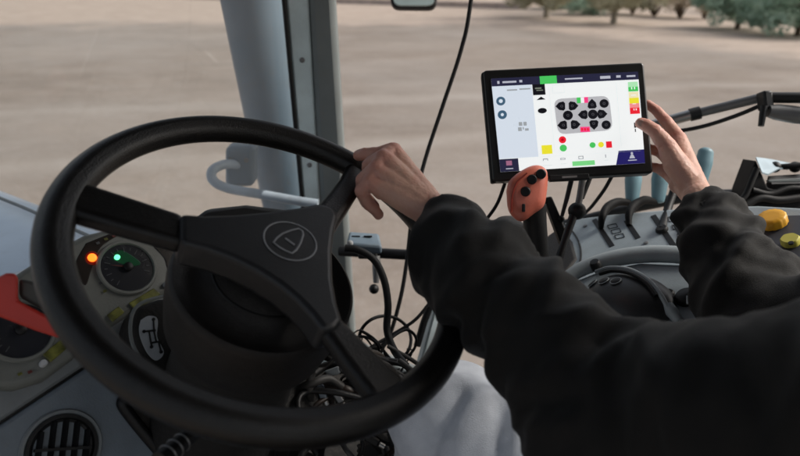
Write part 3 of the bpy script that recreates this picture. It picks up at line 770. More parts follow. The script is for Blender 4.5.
# folding support arm across the window
sa = thing('support_arm', P(760, 110, 1.15), 'steel and black jointed support arm crossing the right window behind the display', 'support arm')
bm = B(); tube(bm, [P(650, 126, 1.30), P(697, 113, 1.25)], .0115, 20); obj('tube', bm, M_steel, sa)
bm = B(); tube(bm, [P(694, 114, 1.25), P(762, 97.5, 1.18)], .0095, 20); obj('tube', bm, M_greym, sa)
bm = B(); tube(bm, [P(690, 115, 1.251), P(700, 112.5, 1.246)], .0135, 20); obj('collar', bm, M_blkm, sa)
bm = B(); tube(bm, spline([P(660, 134, 1.27), P(700, 127, 1.24), (P(735, 116, 1.2)), P(764, 104, 1.17)], 6), .0042, 10); obj('rod', bm, M_blkm, sa)
bm = B(); box(bm, P(765, 101, 1.16), CX*.009, CN*.018+CX*.002, CD*.014); obj('joint', bm, M_blkm, sa, bevel=.004)
bm = B(); tube(bm, [P(764, 106, 1.15), P(761, 126, 1.15)], [.007, .0055], 12); obj('latch', bm, M_blkm, sa)
bm = B(); tube(bm, [P(766, 97.5, 1.16), P(860, 98, 1.1)], .0105, 20); obj('tube', bm, M_blkm, sa)
bm = B(); tube(bm, [P(768, 111, 1.15), P(776, 112, 1.15), P(790, 114, 1.145), P(796, 115, 1.14), P(860, 120, 1.1)], [.011, .015, .0165, .0165, .014], 20); obj('cylinder', bm, M_greym, sa)

# joystick
js = thing('joystick', P(532, 262, .93), 'orange red joystick grip with three round black buttons below the display', 'joystick')
hd = [(506, 191), (509, 181), (519, 172), (530, 166), (539, 165), (546, 169), (548, 177), (547, 192), (544, 206), (534, 214), (524, 221), (516, 220), (508, 210)]
jd = .88; bm = B()
jc = P(528, 194, jd); jn = (CAM-jc).normalized()
lay = [(0.55, .010), (.82, .007), (.96, .001), (1, -.008), (1, -.018), (.88, -.028), (.6, -.034)]
rr = []
ptsj = spline([P(x, y, jd) for x, y in hd]+[P(hd[0][0], hd[0][1], jd)], 4)[:-1]
for q, z in lay: rr.append([bm.verts.new(jc+(p-jc)*q+jn*z) for p in ptsj])
for A, C in zip(rr, rr[1:]):
    n_ = len(A)
    for k in range(n_): bm.faces.new((A[k], A[(k+1) % n_], C[(k+1) % n_], C[k]))
bm.faces.new(rr[0][::-1]); bm.faces.new(rr[-1])
obj('grip', bm, M_orange, js)
bm = B(); tube(bm, spline([P(x, y, jd-.0095) for x, y in ((511, 212), (512, 196), (517, 182), (527, 173))], 6), .0012, 6); obj('grip_seam', bm, mat('dark orange', (.3, .03, .015), .5), js)
for x, y in ((525.5, 191.5), (532, 179.5), (541, 174)):
    bm = B(); lathe(bm, P(x, y, jd-.0085), jn, [(.0074, -.004), (.0074, .0025), (.006, .0042), (0, .0034)], 20); obj('button', bm, M_blk, js)
bm = B(); box(bm, P(523, 208, jd-.006), CX*.0022, CN*.0058, CD*.0065); obj('trigger_slot', bm, M_blk, js, bevel=.001)
bm = B(); tube(bm, spline([P(534, 205, .905), P(535, 225, .91), P(537, 250, .92), P(538, 275, .93)], 4), [.018, .0175, .0175, .020], 24); obj('stem', bm, M_blk, js)
bm = B(); prism(bm, [P(x, y, .98) for x, y in ((497, 236), (508, 226), (528, 226), (552, 262), (562, 300), (500, 300), (492, 262))], V((.0, .10, -.02))); obj('base', bm, M_shroud, js, bevel=.012, segs=3)
bm = B(); prism(bm, [P(x, y, 1.0) for x, y in ((544, 198), (552, 196), (571, 240), (562, 246))], CD*.02); obj('side_strap', bm, M_blk, js, bevel=.003)

# ------------------------------------------------------------------ display
T0 = [P(483, 70, .965), P(644, 62, .945), P(653.5, 173, .925), P(493, 181.5, .945)]
tcn = sum(T0, V((0, 0, 0)))/4
tu = ((T0[1]-T0[0])+(T0[2]-T0[3])).normalized(); tv = ((T0[0]-T0[3])+(T0[1]-T0[2])).normalized(); tn = tu.cross(tv).normalized(); tv = tn.cross(tu)
if tn.dot(CAM-tcn) < 0: tn = -tn
def th(px, py, off=0): return hit(px, py, tcn+tn*off, tn)
dsp = thing('display_terminal', tcn-tv*.09, 'black framed tablet display showing a white control screen, gripped by the driver\'s right hand', 'tablet')
def tpoly(name, pts, off, m, par, t_=.0004, bev=0, segs=3):
    bm = B(); prism(bm, [th(x, y, off) for x, y in pts], -tn*t_); return obj(name, bm, m, par, bevel=bev, segs=segs, smooth=bool(bev))
def rounded(pts, r=3):
    out = []; n = len(pts)
    for i in range(n):
        a = V(pts[i-1]); b = V(pts[i]); c = V(pts[(i+1) % n])
        d1 = (a-b).normalized(); d2 = (c-b).normalized()
        p, q = b+d1*r, b+d2*r
        for k in range(5):
            t = k/4; out.append(tuple((p*(1-t)**2+b*2*t*(1-t)+q*t*t)))
    return out
tpoly('casing', rounded([(483, 70), (644, 62), (653.5, 173), (493, 181.5)], 4), 0, mat('tablet casing black', (.012, .012, .012), .35), dsp, .024, .003)
tpoly('rubber_edge', rounded([(481, 72), (490, 69.6), (499, 181.2), (491, 183)], 3), -.004, M_rub, dsp, .018, .003)
bm = B(); prism(bm, [th(x, y, .002) for x, y in ((549, 175), (589, 173), (590, 179), (550, 181))], -tn*.012); obj('mount_lip', bm, M_blk, dsp, bevel=.0015)
tpoly('mount_badge', [(562, 176.2), (577, 175.4), (577.2, 177.3), (562.2, 178.2)], .0022, mat('badge grey', (.2, .2, .2), .5), dsp)
# the screen: emissive picture built of thin layers
def em(name, c, s=1.0):
    return mat(name, [x*.25 for x in c], .3, emit=c, estr=s, var=0)
E_w = em('screen white', (.80, .82, .82)); E_bg = em('screen pale blue', (.60, .66, .74)); E_dk = em('screen navy', (.018, .018, .045))
E_nv = em('screen dark navy corner', (.015, .012, .11)); E_gy = em('screen grey', (.43, .43, .45)); E_bk = em('screen black', (.006, .006, .009))
E_gn = em('screen green', (.06, .50, .10)); E_rd = em('screen red', (.75, .015, .03)); E_yl = em('screen yellow', (.75, .68, .03)); E_pk = em('screen pink', (.85, .05, .22))
E_bl = em('screen blue', (.045, .10, .16)); E_lg = em('screen light line', (.66, .70, .70)); E_tx = em('screen faint text', (.30, .32, .34)); E_lt = em('screen bar text', (.42, .43, .5)); E_oy = em('screen cream', (.78, .70, .45))
scr = tpoly('screen', [(491, 78.5), (638, 71.5), (645, 163), (500.5, 172)], .0006, E_w, dsp)
# pixel frame of the screen: bilinear
Q = [V((491, 78.5)), V((638, 71.5)), V((645, 163)), V((500.5, 172))]
def sq(u, v):                              # u, v in 0..1 across and down the screen
    a = Q[0].lerp(Q[1], u); b = Q[3].lerp(Q[2], u); p = a.lerp(b, v); return (p.x, p.y)
def inv(px, py):
    u, v = .5, .5
    for _ in range(12):
        p = V(sq(u, v)); du = V(sq(u+.001, v))-p; dv = V(sq(u, v+.001))-p; e = V((px, py))-p
        det = (du.x*dv.y-du.y*dv.x)
        u += .001*(e.x*dv.y-e.y*dv.x)/det; v += .001*(du.x*e.y-du.y*e.x)/det
    return u, v
LAY = [0]
def quad(name, u0, v0, u1, v1, m, lay, par=None):
    return tpoly(name, [sq(u0, v0), sq(u1, v0), sq(u1, v1), sq(u0, v1)], .0006+.00022*lay, m, par or scr, .0001)
def quads(name, lst, m, lay):
    bm = B()
    for u0, v0, u1, v1 in lst: prism(bm, [th(*sq(*p), .0006+.00022*lay) for p in ((u0, v0), (u1, v0), (u1, v1), (u0, v1))], -tn*.0001)
    return obj(name, bm, m, scr, smooth=False)
def pdisc(bm, px, py, r, lay, seg=24, sx=1.0):
    c = th(px, py, .0006+.00022*lay); q = []
    for k in range(seg):
        t = 2*math.pi*k/seg; q.append(c+tu*math.cos(t)*r*sx+tv*math.sin(t)*r)
    prism(bm, q, -tn*.0001)
PX = .945/600
quad('title_bar', 0, 0, 1, .085, E_dk, 1)
quad('bar_highlight', .33, .0, .445, .085, E_gn, 2)
quads('bar_text', [(.04, .03, .055, .06), (.075, .035, .17, .055), (.19, .03, .21, .055), (.50, .035, .62, .05), (.74, .03, .81, .06), (.85, .03, .88, .055), (.92, .035, .98, .055)], E_lt, 2)
quad('side_pane', 0, .085, .272, .86, E_bg, 1)
quads('pane_text', [(.10, .125, .17, .14), (.185, .12, .26, .135)], E_tx, 2)
bm = B()
for x, y in ((500.8, 101), (502.3, 114.6)): pdisc(bm, x, y, 4.6*PX, 2)
obj('round_icon', bm, E_bl, scr, smooth=False)
bm = B(); pdisc(bm, 500.8, 101, 2.0*PX, 3); pdisc(bm, 502.3, 114.6, 1.6*PX, 3); obj('icon_mark', bm, E_bg, scr, smooth=False)
quads('pane_text', [(.158, .48, .182, .52), (.19, .48, .212, .52), (.15, .535, .175, .575), (.182, .535, .19, .56), (.197, .55, .222, .575)], E_tx, 2)
quad('icon_tile', .275, .085, .36, .20, E_bk, 2); quads('icon_mark', [(.292, .12, .335, .135), (.30, .145, .345, .155)], mat('screen olive', (.05, .05, .04), .3, emit=(.16, .18, .15), estr=1), 3)
bm = B()
a = [(536.5, 100), (541, 96.5), (545.5, 99.3)]; prism(bm, [th(x, y, .001) for x, y in a], -tn*.0001)
pdisc(bm, 542.3, 110.6, 2.8*PX, 2, sx=1.6); obj('nav_icon', bm, E_bk, scr, smooth=False)
quad('column_line', .385, .12, .388, .82, E_lg, 2); quad('column_line', .845, .1, .848, .8, E_lg, 2)
quad('tool_outline', .41, .10, .49, .19, E_lg, 2); quad('tool_face', .413, .105, .487, .185, E_w, 3)
# button pad
gp_ = rounded([(553.5, 99), (609, 95.5), (613, 130), (558, 134.5)], 8)
bm = B(); prism(bm, [th(x, y, .0006+.00044) for x, y in gp_], -tn*.0001); padp = obj('keypad', bm, E_gy, scr, smooth=False)
def zp(zx, zy): return 540+zx/7.6, 85+zy/7.6
bm = B()
def arrow(zx, zy, ang, s=37):
    cx, cy = zp(zx, zy); s = s/7.6; a = rad(ang)
    shp = [(1.1, 0), (.35, .78), (-.55, .95), (-.9, .6), (-.9, -.6), (-.55, -.95), (.35, -.78)]
    prism(bm, [th(cx+s*(x*math.cos(a)-y*math.sin(a)), cy+s*(x*math.sin(a)+y*math.cos(a)), .0006+.00088) for x, y in shp], -tn*.0001)
for zx, zy, an in ((158, 160, 178), (252, 158, -2), (172, 305, 176), (268, 300, -4), (396, 145, -92), (328, 225, 178), (472, 220, -2), (410, 300, 88)): arrow(zx, zy, an)
for zx, zy, r in ((212, 230, 37), (402, 222, 37), (487, 140, 34), (503, 302, 34)):
    pdisc(bm, *zp(zx, zy), r/7.6*PX, 4)
obj('keypad_arrow', bm, E_bk, scr, smooth=False)
bm = B()
for zx, zy in ((212, 230), (402, 222), (487, 140), (503, 302), (396, 150), (335, 225), (462, 220), (408, 292), (165, 160), (245, 158), (178, 305), (260, 300)):
    rings(bm, th(*zp(zx, zy), .0017), tn, 1.1*PX, .25*PX, 12)
obj('keypad_symbol', bm, em('screen symbol grey', (.07, .07, .08)), scr)
def zq(name, x0, y0, x1, y1, m, lay=3):
    tpoly(name, [zp(x0, y0), zp(x1, y0-2), zp(x1+3, y1-2), zp(x0+3, y1)], .0006+.00022*lay, m, scr, .0001)
zq('status_tile', 278, 95, 308, 138, E_gn); zq('status_tile', 308, 96, 334, 136, E_w); zq('status_tile', 334, 92, 364, 136, E_pk)
zq('key_bar', 305, 318, 378, 358, E_pk)
for k in range(3): zq('bar_mark', 312+k*22, 328, 326+k*22, 348, E_rd, 4)
# coloured dots and tiles
def dots(name, lst, m, lay=2):
    bm = B()
    for x, y, r in lst: pdisc(bm, x, y, r*PX, lay)
    obj(name, bm, m, scr, smooth=False)
dots('red_dot', [(562.5, 139.7, 3.6)], E_rd); dots('green_dot', [(563.3, 148.0, 3.5)], E_gn)
dots('status_dot', [(592.6, 145, 2.9)], E_gn); dots('status_dot', [(601, 144.6, 2.8)], E_yl)
u, v = inv(609, 144.5); quad('status_tile', u-.02, v-.035, u+.02, v+.035, E_rd, 2)
u, v = inv(547, 149.7); quad('yellow_tile', u-.036, v-.05, u+.036, v+.045, E_yl, 2)
dots('dot_mark', [(562.5, 139.7, 1.4)], em('screen dark red', (.45, .0, .01)), 3)
# right hand indicator column
for k, (m, a, b) in enumerate(((mat('screen mint', (.1, .2, .1), .3, emit=(.38, .7, .42), estr=1), 82, 86.5), (E_gn, 86.5, 91), (E_oy, 92, 97.5), (E_yl, 97.5, 103), (em('screen rose', (.8, .25, .25)), 103.5, 107.5), (E_rd, 107.5, 113.5))):
    u0, v0 = inv(627.3+k*.35, a); u1, v1 = inv(638.3+k*.35, b)
    quad('indicator_tile', .925, v0, .992, v1, m, 2)
quads('indicator_mark', [(.945, .165, .952, .19), (.965, .165, .972, .19), (.94, .25, .975, .258), (.945, .345, .97, .352), (.95, .40, .956, .42), (.965, .40, .972, .42)], E_w, 3)
quads('screen_mark', [(.945, .555, .958, .61), (.948, .62, .955, .655)], E_bk, 2)
# bottom bar
quad('tab_bar', .0, .862, .98, .865, E_lg, 2)
quad('corner_tile', 0, .865, .13, 1.0, E_dk, 2)
tpoly('corner_tile', [sq(.825, .85), sq(1, .85), sq(1, 1), sq(.80, 1)], .0006+.00044, E_nv, scr, .0001)
quads('tab_icon', [(.045, .885, .085, .935)], em('screen plum', (.3, .12, .2)), 3)
quads('tab_text', [(.04, .965, .09, .975)], E_lt, 3)
quads('tab_icon', [(.30, .885, .335, .91), (.42, .89, .455, .91), (.545, .88, .58, .915), (.73, .88, .736, .915)], E_tx, 3)
for q_ in ((.305, .895, .33, .91), (.426, .896, .449, .905), (.55, .888, .574, .908)): quads('tab_icon_centre', [q_], E_w, 4)
quads('tab_text', [(.285, .955, .36, .963), (.42, .95, .46, .958), (.72, .94, .75, .948)], E_lg, 3)
quad('active_tab', .50, .935, .655, .985, mat('screen mid green', (.1, .2, .1), .3, emit=(.16, .6, .2), estr=1), 3)
bm = B(); prism(bm, [th(*sq(*p), .0017) for p in ((.895, .94), (.905, .905), (.915, .895), (.925, .905), (.935, .94))], -tn*.0001)
pdisc(bm, *sq(.915, .885), 1.2*PX, 5); obj('user_icon', bm, E_lt, scr, smooth=False)
quads('tab_text', [(.885, .955, .945, .965)], E_lt, 3)
bm = B()
a, b = th(553, 98.5, .0016), th(553, 98.5, .0016)
bm.free()

# bracket under the display
for k_, (x, y) in enumerate(((585, 226), (700, 214), (735, 212), (646, 243))):
    kbutton(x, y, .0005, .0042, .0015, M_greym, 'screw')
br = thing('display_bracket', P(556, 275, 1.0), 'thin black jointed bracket rods holding up the tablet display', 'bracket')
bm = B(); tube(bm, [P(583, 176, .99), P(580, 196, .985), P(577, 211, .98)], .0055, 14); obj('rod', bm, M_greym, br)
bm = B(); tube(bm, [P(577, 205, .98), P(565, 240, .965), P(553, 278, .95)], [.0075, .006, .0065], 14); obj('rod', bm, M_blkm, br)
bm = B(); sph(bm, P(577, 211, .978), .0145); obj('ball_joint', bm, M_blk, br)
bm = B(); tube(bm, [P(590, 178, 1.0), P(582, 198, .99)], .004, 10); obj('rod', bm, M_blkm, br)
bm = B(); tube(bm, [P(572, 177, 1.0), P(567, 198, 1.0), P(562, 216, 1.0)], [.0045, .004, .003], 10); obj('rod', bm, M_blkm, br)
bm = B(); sph(bm, P(561, 219, 1.0), .006); obj('rod_tip', bm, M_blk, br)

# ------------------------------------------------------------------ cables
def cable(pts, r, label, name='cable', group=None, m=None):
    bm = B(); tube(bm, spline(pts, 10), r, 10); 
    return tag(obj(name, bm, m or M_rub), label, 'cable', group)
cable([P(490, -160, 1.12), P(471, 0, 1.15), P(461, 50, 1.17), P(442, 108, 1.19), P(425, 160, 1.2), P(413, 210, 1.2), P(407, 260, 1.2), P(400, 300, 1.2), P(388, 338, 1.2), P(372, 352, 1.2)], .0042, 'long thin black cable hanging from the cab top past the driver\'s left hand')
cable([P(345, 248, 1.0), P(358, 250, 1.0), P(374, 260, 1.0), P(384, 280, 1.0), P(388, 305, 1.0), P(387, 330, 1.0), P(394, 350, .98), P(406, 366, .95)], .0062, 'thick black cable curving down from the small grey lamp beside the hub')
cable([P(612, 176, 1.02), P(604, 190, 1.05), P(592, 206, 1.1), P(584, 214, 1.14)], .0032, 'thin black cable slanting down from the display\'s lower edge to the console')
cable([P(505, 183, .99), P(498, 202, 1.0), P(489, 216, 1.02), P(478, 228, 1.05)], .003, 'thin black cable running down left from the display\'s lower left corner')
loop = [P(385+26*math.cos(t), 340+24*math.sin(t)*-1, 1.08+.03*math.sin(t*2)) for t in [rad(a) for a in range(-60, 250, 30)]]
cable(loop, .0030, 'thin black cable coiled in a round loop in front of the door opening')
cable([P(352, 372, 1.05), P(368, 350, 1.05), P(392, 335, 1.08), P(415, 320, 1.1), P(432, 300, 1.12)], .0032, 'thin black cable rising to the right across the coiled loop')
cable([P(360, 330, 1.0), P(375, 340, 1.02), P(395, 362, 1.04), P(412, 352, 1.05), P(416, 338, 1.05), P(405, 330, 1.05), P(385, 345, 1.02), P(375, 372, 1.0)], .0026, 'thin tangled black cable with a kink at the bottom of the door opening')
rnd = random.Random(12)
for k in range(64):
    cx = rnd.uniform(275, 412); cy = rnd.uniform(335, 452); dd = rnd.uniform(.82, .98)
    pts = []; a = rnd.uniform(0, 6.28)
    for j in range(6):
        pts.append(P(cx, cy, dd)); a += rnd.uniform(-1.1, 1.1); st_ = rnd.uniform(14, 30); cx += math.cos(a)*st_; cy += math.sin(a)*st_*.7; dd += rnd.uniform(-.03, .03)
        cx = min(max(cx, 275), 425); cy = min(max(cy, 346+rnd.uniform(0, 14)+max(0, cx-372)*.35), 470)
    cable(pts, rnd.choice((.0028, .0035, .0045, .006)), 'dark cable in the tangled heap beside the steering column', 'cable', 'tangled heap of cables behind the wheel',
          rnd.choice((M_rub, M_rub, M_blk, mat('grey cable', (.025, .025, .027), .5), mat('dusty cable', (.03, .028, .026), .6), mat('brown cable', (.022, .014, .01), .5))))
for k, (x, y, a) in enumerate(((322, 392, 70), (338, 396, 60), (333, 372, -20), (303, 372, 150), (310, 438, 20), (352, 430, 130), (366, 382, 100), (372, 440, 30))):
    t = thing('connector', P(x, y, .82), 'small grey cable connector plug in the tangled heap', 'connector', 'grey plugs among the tangled cables')
    e = CX*math.cos(rad(a))+CN*math.sin(rad(a)); c = P(x, y, .85)
    bm = B(); box(bm, c, e*.010, CD*.005, e.cross(CD)*.005); obj('body', bm, (M_dash2, M_greym, M_dash, M_blk)[k % 4], t, bevel=.002)
    bm = B(); tube(bm, [c+e*.012, c+e*.02], .004, 12); obj('collar', bm, M_steel, t)
for k in range(22):
    pts = []; cx = rnd.uniform(350, 405); cy = rnd.uniform(352, 392); a = rnd.uniform(0, 6.28); dd = rnd.uniform(.98, 1.1); tw = rnd.uniform(-.9, .9)
    for j in range(rnd.randint(5, 9)):
        pts.append(P(cx, cy, dd)); a += tw+rnd.uniform(-.5, .5); cx += math.cos(a)*rnd.uniform(8, 15); cy += math.sin(a)*rnd.uniform(7, 13); dd += rnd.uniform(-.02, .02)
        cx = min(max(cx, 340), 416+rnd.uniform(-6, 6)); cy = max(cy, 326+rnd.uniform(0, 18)+max(0, cx-395)*.8)
    cable(pts, rnd.choice((.0014, .0018, .0024)), 'thin black wire looping through the tangle in front of the door opening', 'wire', 'thin wires tangled above the cable heap')
# under-dash machinery behind the heap
bm = B()
for k in range(14):
    c = P(rnd.uniform(285, 395), rnd.uniform(400, 480), rnd.uniform(1.0, 1.12)); s = rnd.uniform(.015, .04)
    a = V((rnd.gauss(0, 1), rnd.gauss(0, 1), rnd.gauss(0, 1))).normalized(); b = a.orthogonal().normalized()
    box(bm, c, a*s, b*s*.6, a.cross(b)*s*.7)
tag(obj('bracketry', bm, M_shroud, bevel=.003), 'dark metal brackets half hidden behind the heap of cables', 'bracket')

# ------------------------------------------------------------------ little lamp and door bar, blue post
dbar = thing('door_bar', P(380, 256, 1.3), 'black horizontal bar across the door opening right of the hub', 'bar')
bm = B(); tube(bm, [P(340, 251, 1.32), P(430, 256, 1.26), P(520, 258, 1.2)], .0115, 14); obj('bar', bm, M_blkm, dbar)
bm = B(); box(bm, P(368, 252, 1.27), CX*.02, CN*.014, CD*.02); obj('clamp', bm, M_blk, dbar, bevel=.004)
bm = B(); tube(bm, [P(376, 256, 1.25), P(377, 268, 1.25), P(376, 283, 1.25)], [.008, .010, .006], 14); obj('hanger', bm, M_greym, dbar)
bm = B(); sph(bm, P(374, 289, 1.25), .0105); obj('hanger_knob', bm, M_blk, dbar)
lam = thing('small_lamp', P(364, 246, 1.1), 'small pale grey box lamp with a slotted top beside the steering wheel hub', 'lamp')
bm = B(); prism(bm, [P(x, y, q) for x, y, q in ((346, 243, 1.08), (349, 231, 1.14), (379, 233, 1.14), (382, 246, 1.08))], -UP*.018); obj('case', bm, M_pipe, lam, bevel=.005)
bm = B()
for x in (356, 368): box(bm, P(x, 236.2, 1.115), CX*.0075, CD*.004, CN*.001)
obj('slot', bm, M_blk, lam)
bm = B(); sph(bm, P(350, 243.5, 1.06), .006); obj('lens', bm, M_white, lam)
# pale door post at the right of the opening
dpst = thing('door_post', P(430, 330, 1.2), 'pale blue post with a black rubber edge beside the driver\'s left sleeve', 'post')
bm = B(); tube(bm, [P(424, 366, 1.22), P(452, 262, 1.22)], .020, 4); obj('post', bm, M_pillar, dpst, bevel=.004)
bm = B(); tube(bm, [P(417, 346, 1.2), P(424, 322, 1.2), P(440, 280, 1.2)], .0075, 8); obj('rubber_edge', bm, M_blk, dpst)

# mirror at the top edge
mi = thing('mirror', P(413, -8, 1.7), 'small pale rounded mirror hanging down at the top edge of the view', 'mirror')
bm = B(); prism(bm, [P(x, y, 1.7) for x, y in rounded([(389, -34), (438, -34), (437, 8), (391, 7.5)], 9)], CD*.03); obj('casing', bm, M_shroud, mi, bevel=.006)
bm = B(); prism(bm, [P(x, y, 1.69) for x, y in rounded([(392, -31), (435, -31), (434.5, 5), (393.5, 5)], 8)], CD*.012); obj('glass', bm, mat('mirror painted reflection', (.45, .55, .54), .3), mi)  # flat pale colour stands in for the bright reflection in the mirror
bm = B(); tube(bm, [P(413, -30, 1.71), P(420, -120, 1.72)], .009, 10); obj('arm', bm, M_blkm, mi)

# ------------------------------------------------------------------ the driver
def chain(bm, pts, seg=20):
    for (p, r), (q, s) in zip(pts, pts[1:]): capsule(bm, p, r, q, s, seg)
LW = P(434, 213, .705); LE = P(630, 414, .52); LS = V((.42, .20, H-.195))
RW = P(699, 199, .865); RE = P(790, 350, .70); RS = LS+RT*.40-UP*.05
LS_, RS_ = LS, RS
CHEST = (LS+RS)/2-UP*.12
PEL = V((.55, .42, H-.66)); 
LK = P(462, 431, .76); RK = LK+RT*.30-UP*.07-FW*.03
LA = LK+V((0, 0, -.40))+FW*.06; RA = RK+V((0, 0, -.42))+FW*.08
LH_ = PEL-RT*.10; RH_ = PEL+RT*.10
NECK = (LS+RS)/2+UP*.05+FW*.01; HEADC = NECK+UP*.15+FW*.04

person = None
bm = B()
chain(bm, [(PEL, .13), (PEL.lerp(CHEST, .5), .115), (CHEST, .125)])
chain(bm, [(LS, .055), (CHEST+UP*.03, .10), (RS, .055)])
chain(bm, [(CHEST+UP*.08, .08), (NECK, .055), (NECK+UP*.07, .052)])
for s_, e_, w_ in ((LS, LE, LW), (RS, RE, RW)): chain(bm, [(s_, .052), (e_, .040), (e_.lerp(w_, .35), .036), (w_.lerp(e_, .14), .0245)])
for h_, k_, a_ in ((LH_, LK, LA), (RH_, RK, RA)):
    chain(bm, [(h_, .085), (h_.lerp(k_, .6), .068), (k_, .055), (k_.lerp(a_, .3), .055), (a_, .036)])
    chain(bm, [(a_-UP*.03, .036), (a_-UP*.05+FW*.10, .032), (a_-UP*.055+FW*.17, .025)])
# head
sph(bm, HEADC+UP*.03-FW*.015, .088, seg=24); sph(bm, HEADC-UP*.035+FW*.02, .070, seg=24); sph(bm, HEADC-UP*.075+FW*.045, .038)
capsule(bm, HEADC+FW*.085+UP*.01, .010, HEADC+FW*.105-UP*.022, .014)
for s in (-1, 1):
    sph(bm, HEADC+RT*s*.083-UP*.01, .020); sph(bm, HEADC+FW*.07+RT*s*.032-UP*.005, .018)
capsule(bm, HEADC+FW*.088-UP*.052-RT*.02, .009, HEADC+FW*.088-UP*.052+RT*.02, .009)
body = remesh(bm, .006, 4)

def hand(wrist, fore, mcps, fingers, thumb, dors):
    b = B()
    # forearm stub + carpus
    chain(b, [(wrist.lerp(fore, .32), .026), (wrist.lerp(fore, .12), .0245), (wrist, .0235)])
    # palm: fan of capsules + web between knuckles
    for mc, r in mcps:
        chain(b, [(wrist.lerp(mc, .1), .019), (wrist.lerp(mc, .55), .0150), (mc, r)])
    for (a, r), (c, s) in zip(mcps, mcps[1:]): chain(b, [(a, r*.92), (c, s*.92)])
    for (a, r), (c, s) in zip(mcps, mcps[1:]): chain(b, [(wrist.lerp(a, .6)-dors*.004, .0145), (wrist.lerp(c, .6)-dors*.004, .0145)])
    for f in fingers: chain(b, f, 16)
    chain(b, thumb, 16)
    # tendons fanning over the back of the hand
    for mc, r in mcps:
        a = wrist.lerp(mc, .25)+dors*.0125; c = wrist.lerp(mc, .98)+dors*(r-.0018)
        chain(b, [(a, .0022), (a.lerp(c, .55)+dors*.0005, .0028), (c, .0034)], 10)
    # veins
    for (m1, _), (m2, _) in zip(mcps, mcps[1:]):
        a = wrist.lerp(m1, .3)+dors*.012; c = (m1+m2)/2+dors*.0062
        chain(b, [(a, .0014), (a.lerp(c, .5)+dors*.0022, .0017), (c, .0014)], 8)
    out = remesh(b, .0015, 3); out.normal_update()
    js = [(mc, 1.0, .011) for mc, r in mcps]
    cr = []
    for f in fingers+[thumb]:
        for i_ in range(1, len(f)-1):
            js.append((f[i_][0], .85, .0085)); cr.append((f[i_][0], (f[i_+1][0]-f[i_-1][0]).normalized()))
        js.append((f[-1][0], .9, .009))
    JOINTS.extend(js)
    for v in out.verts:                     # knuckle wrinkles and fine skin relief
        d = .00035*noise.noise(v.co*260)+.0005*noise.noise(v.co*90)
        for c, ax in cr:
            r_ = v.co-c
            if r_.length < .014:
                x = r_.dot(ax); d -= .0006*math.exp(-(r_.length/.011)**2)*max(0, math.cos(x*2*math.pi/.0032))
        v.co += v.normal*d
    return out
JOINTS = []
# left hand on the rim: back of the hand towards the camera, fingers wrapped over the rim
def q(x, y, d): return P(x, y, d)
dL = (CAM-q(395, 175, .72)).normalized()
MI, MM, MR, ML = q(393, 151.5, .738), q(383.5, 158, .722), q(375.5, 170, .712), q(370, 183, .706)
hl = hand(LW, LE, [(MI, .0115), (MM, .0112), (MR, .0108), (ML, .0100)],
          [[(MI, .0118), (q(379, 154, .737), .0090), (q(366, 154, .745), .0083), (q(358.5, 155.5, .757), .0072)],
           [(MM, .0112), (q(369, 165, .733), .0092), (q(369, 182, .757), .0085), (q(380, 194, .78), .0075)],
           [(MR, .0108), (q(363, 180, .720), .0094), (q(363, 195, .742), .0085), (q(374, 207, .76), .0074)],
           [(ML, .0102), (q(361.5, 190.5, .709), .0086), (q(366, 202, .722), .0076), (q(375, 210, .735), .0072), (q(378.5, 214.5, .742), .0066)]],
          [(LW.lerp(MI, .25), .016), (q(412, 183, .745), .0135), (q(402, 186, .775), .0105), (q(391, 190, .79), .009)], dL)
# right hand gripping the right edge of the display: thumb in front, fingers behind
dR = (q(700, 160, .9)-q(680, 160, .9)).normalized()
KI, KM, KR, KL = q(679, 139, .945), q(676, 151, .957), q(673, 164, .962), q(671, 176, .96)
hr = hand(RW, RE, [(KI, .0120), (KM, .0118), (KR, .0112), (KL, .0105)],
          [[(KI, .0115), (q(666, 121, .965), .0092), (q(656, 110, .978), .0083), (q(648, 104, .985), .0072)],
           [(KM, .0112), (q(661, 134, .985), .0092), (q(645, 128, .992), .0082), (q(632, 126, .992), .0072)],
           [(KR, .0108), (q(660, 152, .988), .0090), (q(643, 147, .992), .0080), (q(630, 145, .992), .0070)],
           [(KL, .0100), (q(658, 168, .985), .0082), (q(645, 166, .990), .0074), (q(634, 166, .990), .0066)]],
          [(RW.lerp(KM, .2), .019), (q(676, 164, .895), .0185), (q(667, 146, .898), .0135), (q(655, 131, .905), .0105), (q(646, 125, .914), .0098), (q(641, 123.2, .919), .0088)], dR)
for part in (hl, hr):
    me = bpy.data.meshes.new('t'); part.to_mesh(me); part.free(); body.from_mesh(me); bpy.data.meshes.remove(me)
lay = body.verts.layers.float_color.new('flush')
for v in body.verts:
    f = 0
    for c, a_, r_ in JOINTS:
        d = (v.co-c).length
        if d < .03: f = max(f, a_*math.exp(-(max(0, d-.007)/r_)**2))
    v[lay] = (f, f, f, 1)
nt_ = M_skin.node_tree; bs = nt_.nodes['Principled BSDF']; src = bs.inputs['Base Color'].links[0].from_socket
at_ = nt_.nodes.new('ShaderNodeAttribute'); at_.attribute_name = 'flush'
mf = nt_.nodes.new('ShaderNodeMix'); mf.data_type = 'RGBA'; mf.inputs['B'].default_value = (.58, .24, .19, 1)
mm = nt_.nodes.new('ShaderNodeMath'); mm.operation = 'MULTIPLY'; mm.inputs[1].default_value = .6
nt_.links.new(at_.outputs['Fac'], mm.inputs[0]); nt_.links.new(mm.outputs[0], mf.inputs['Factor']); nt_.links.new(src, mf.inputs['A']); nt_.links.new(mf.outputs['Result'], bs.inputs['Base Color'])
person = obj('person', body, M_skin, origin=V((PEL.x, PEL.y, H-1.05)))
person.data.set_sharp_from_angle(angle=rad(180))
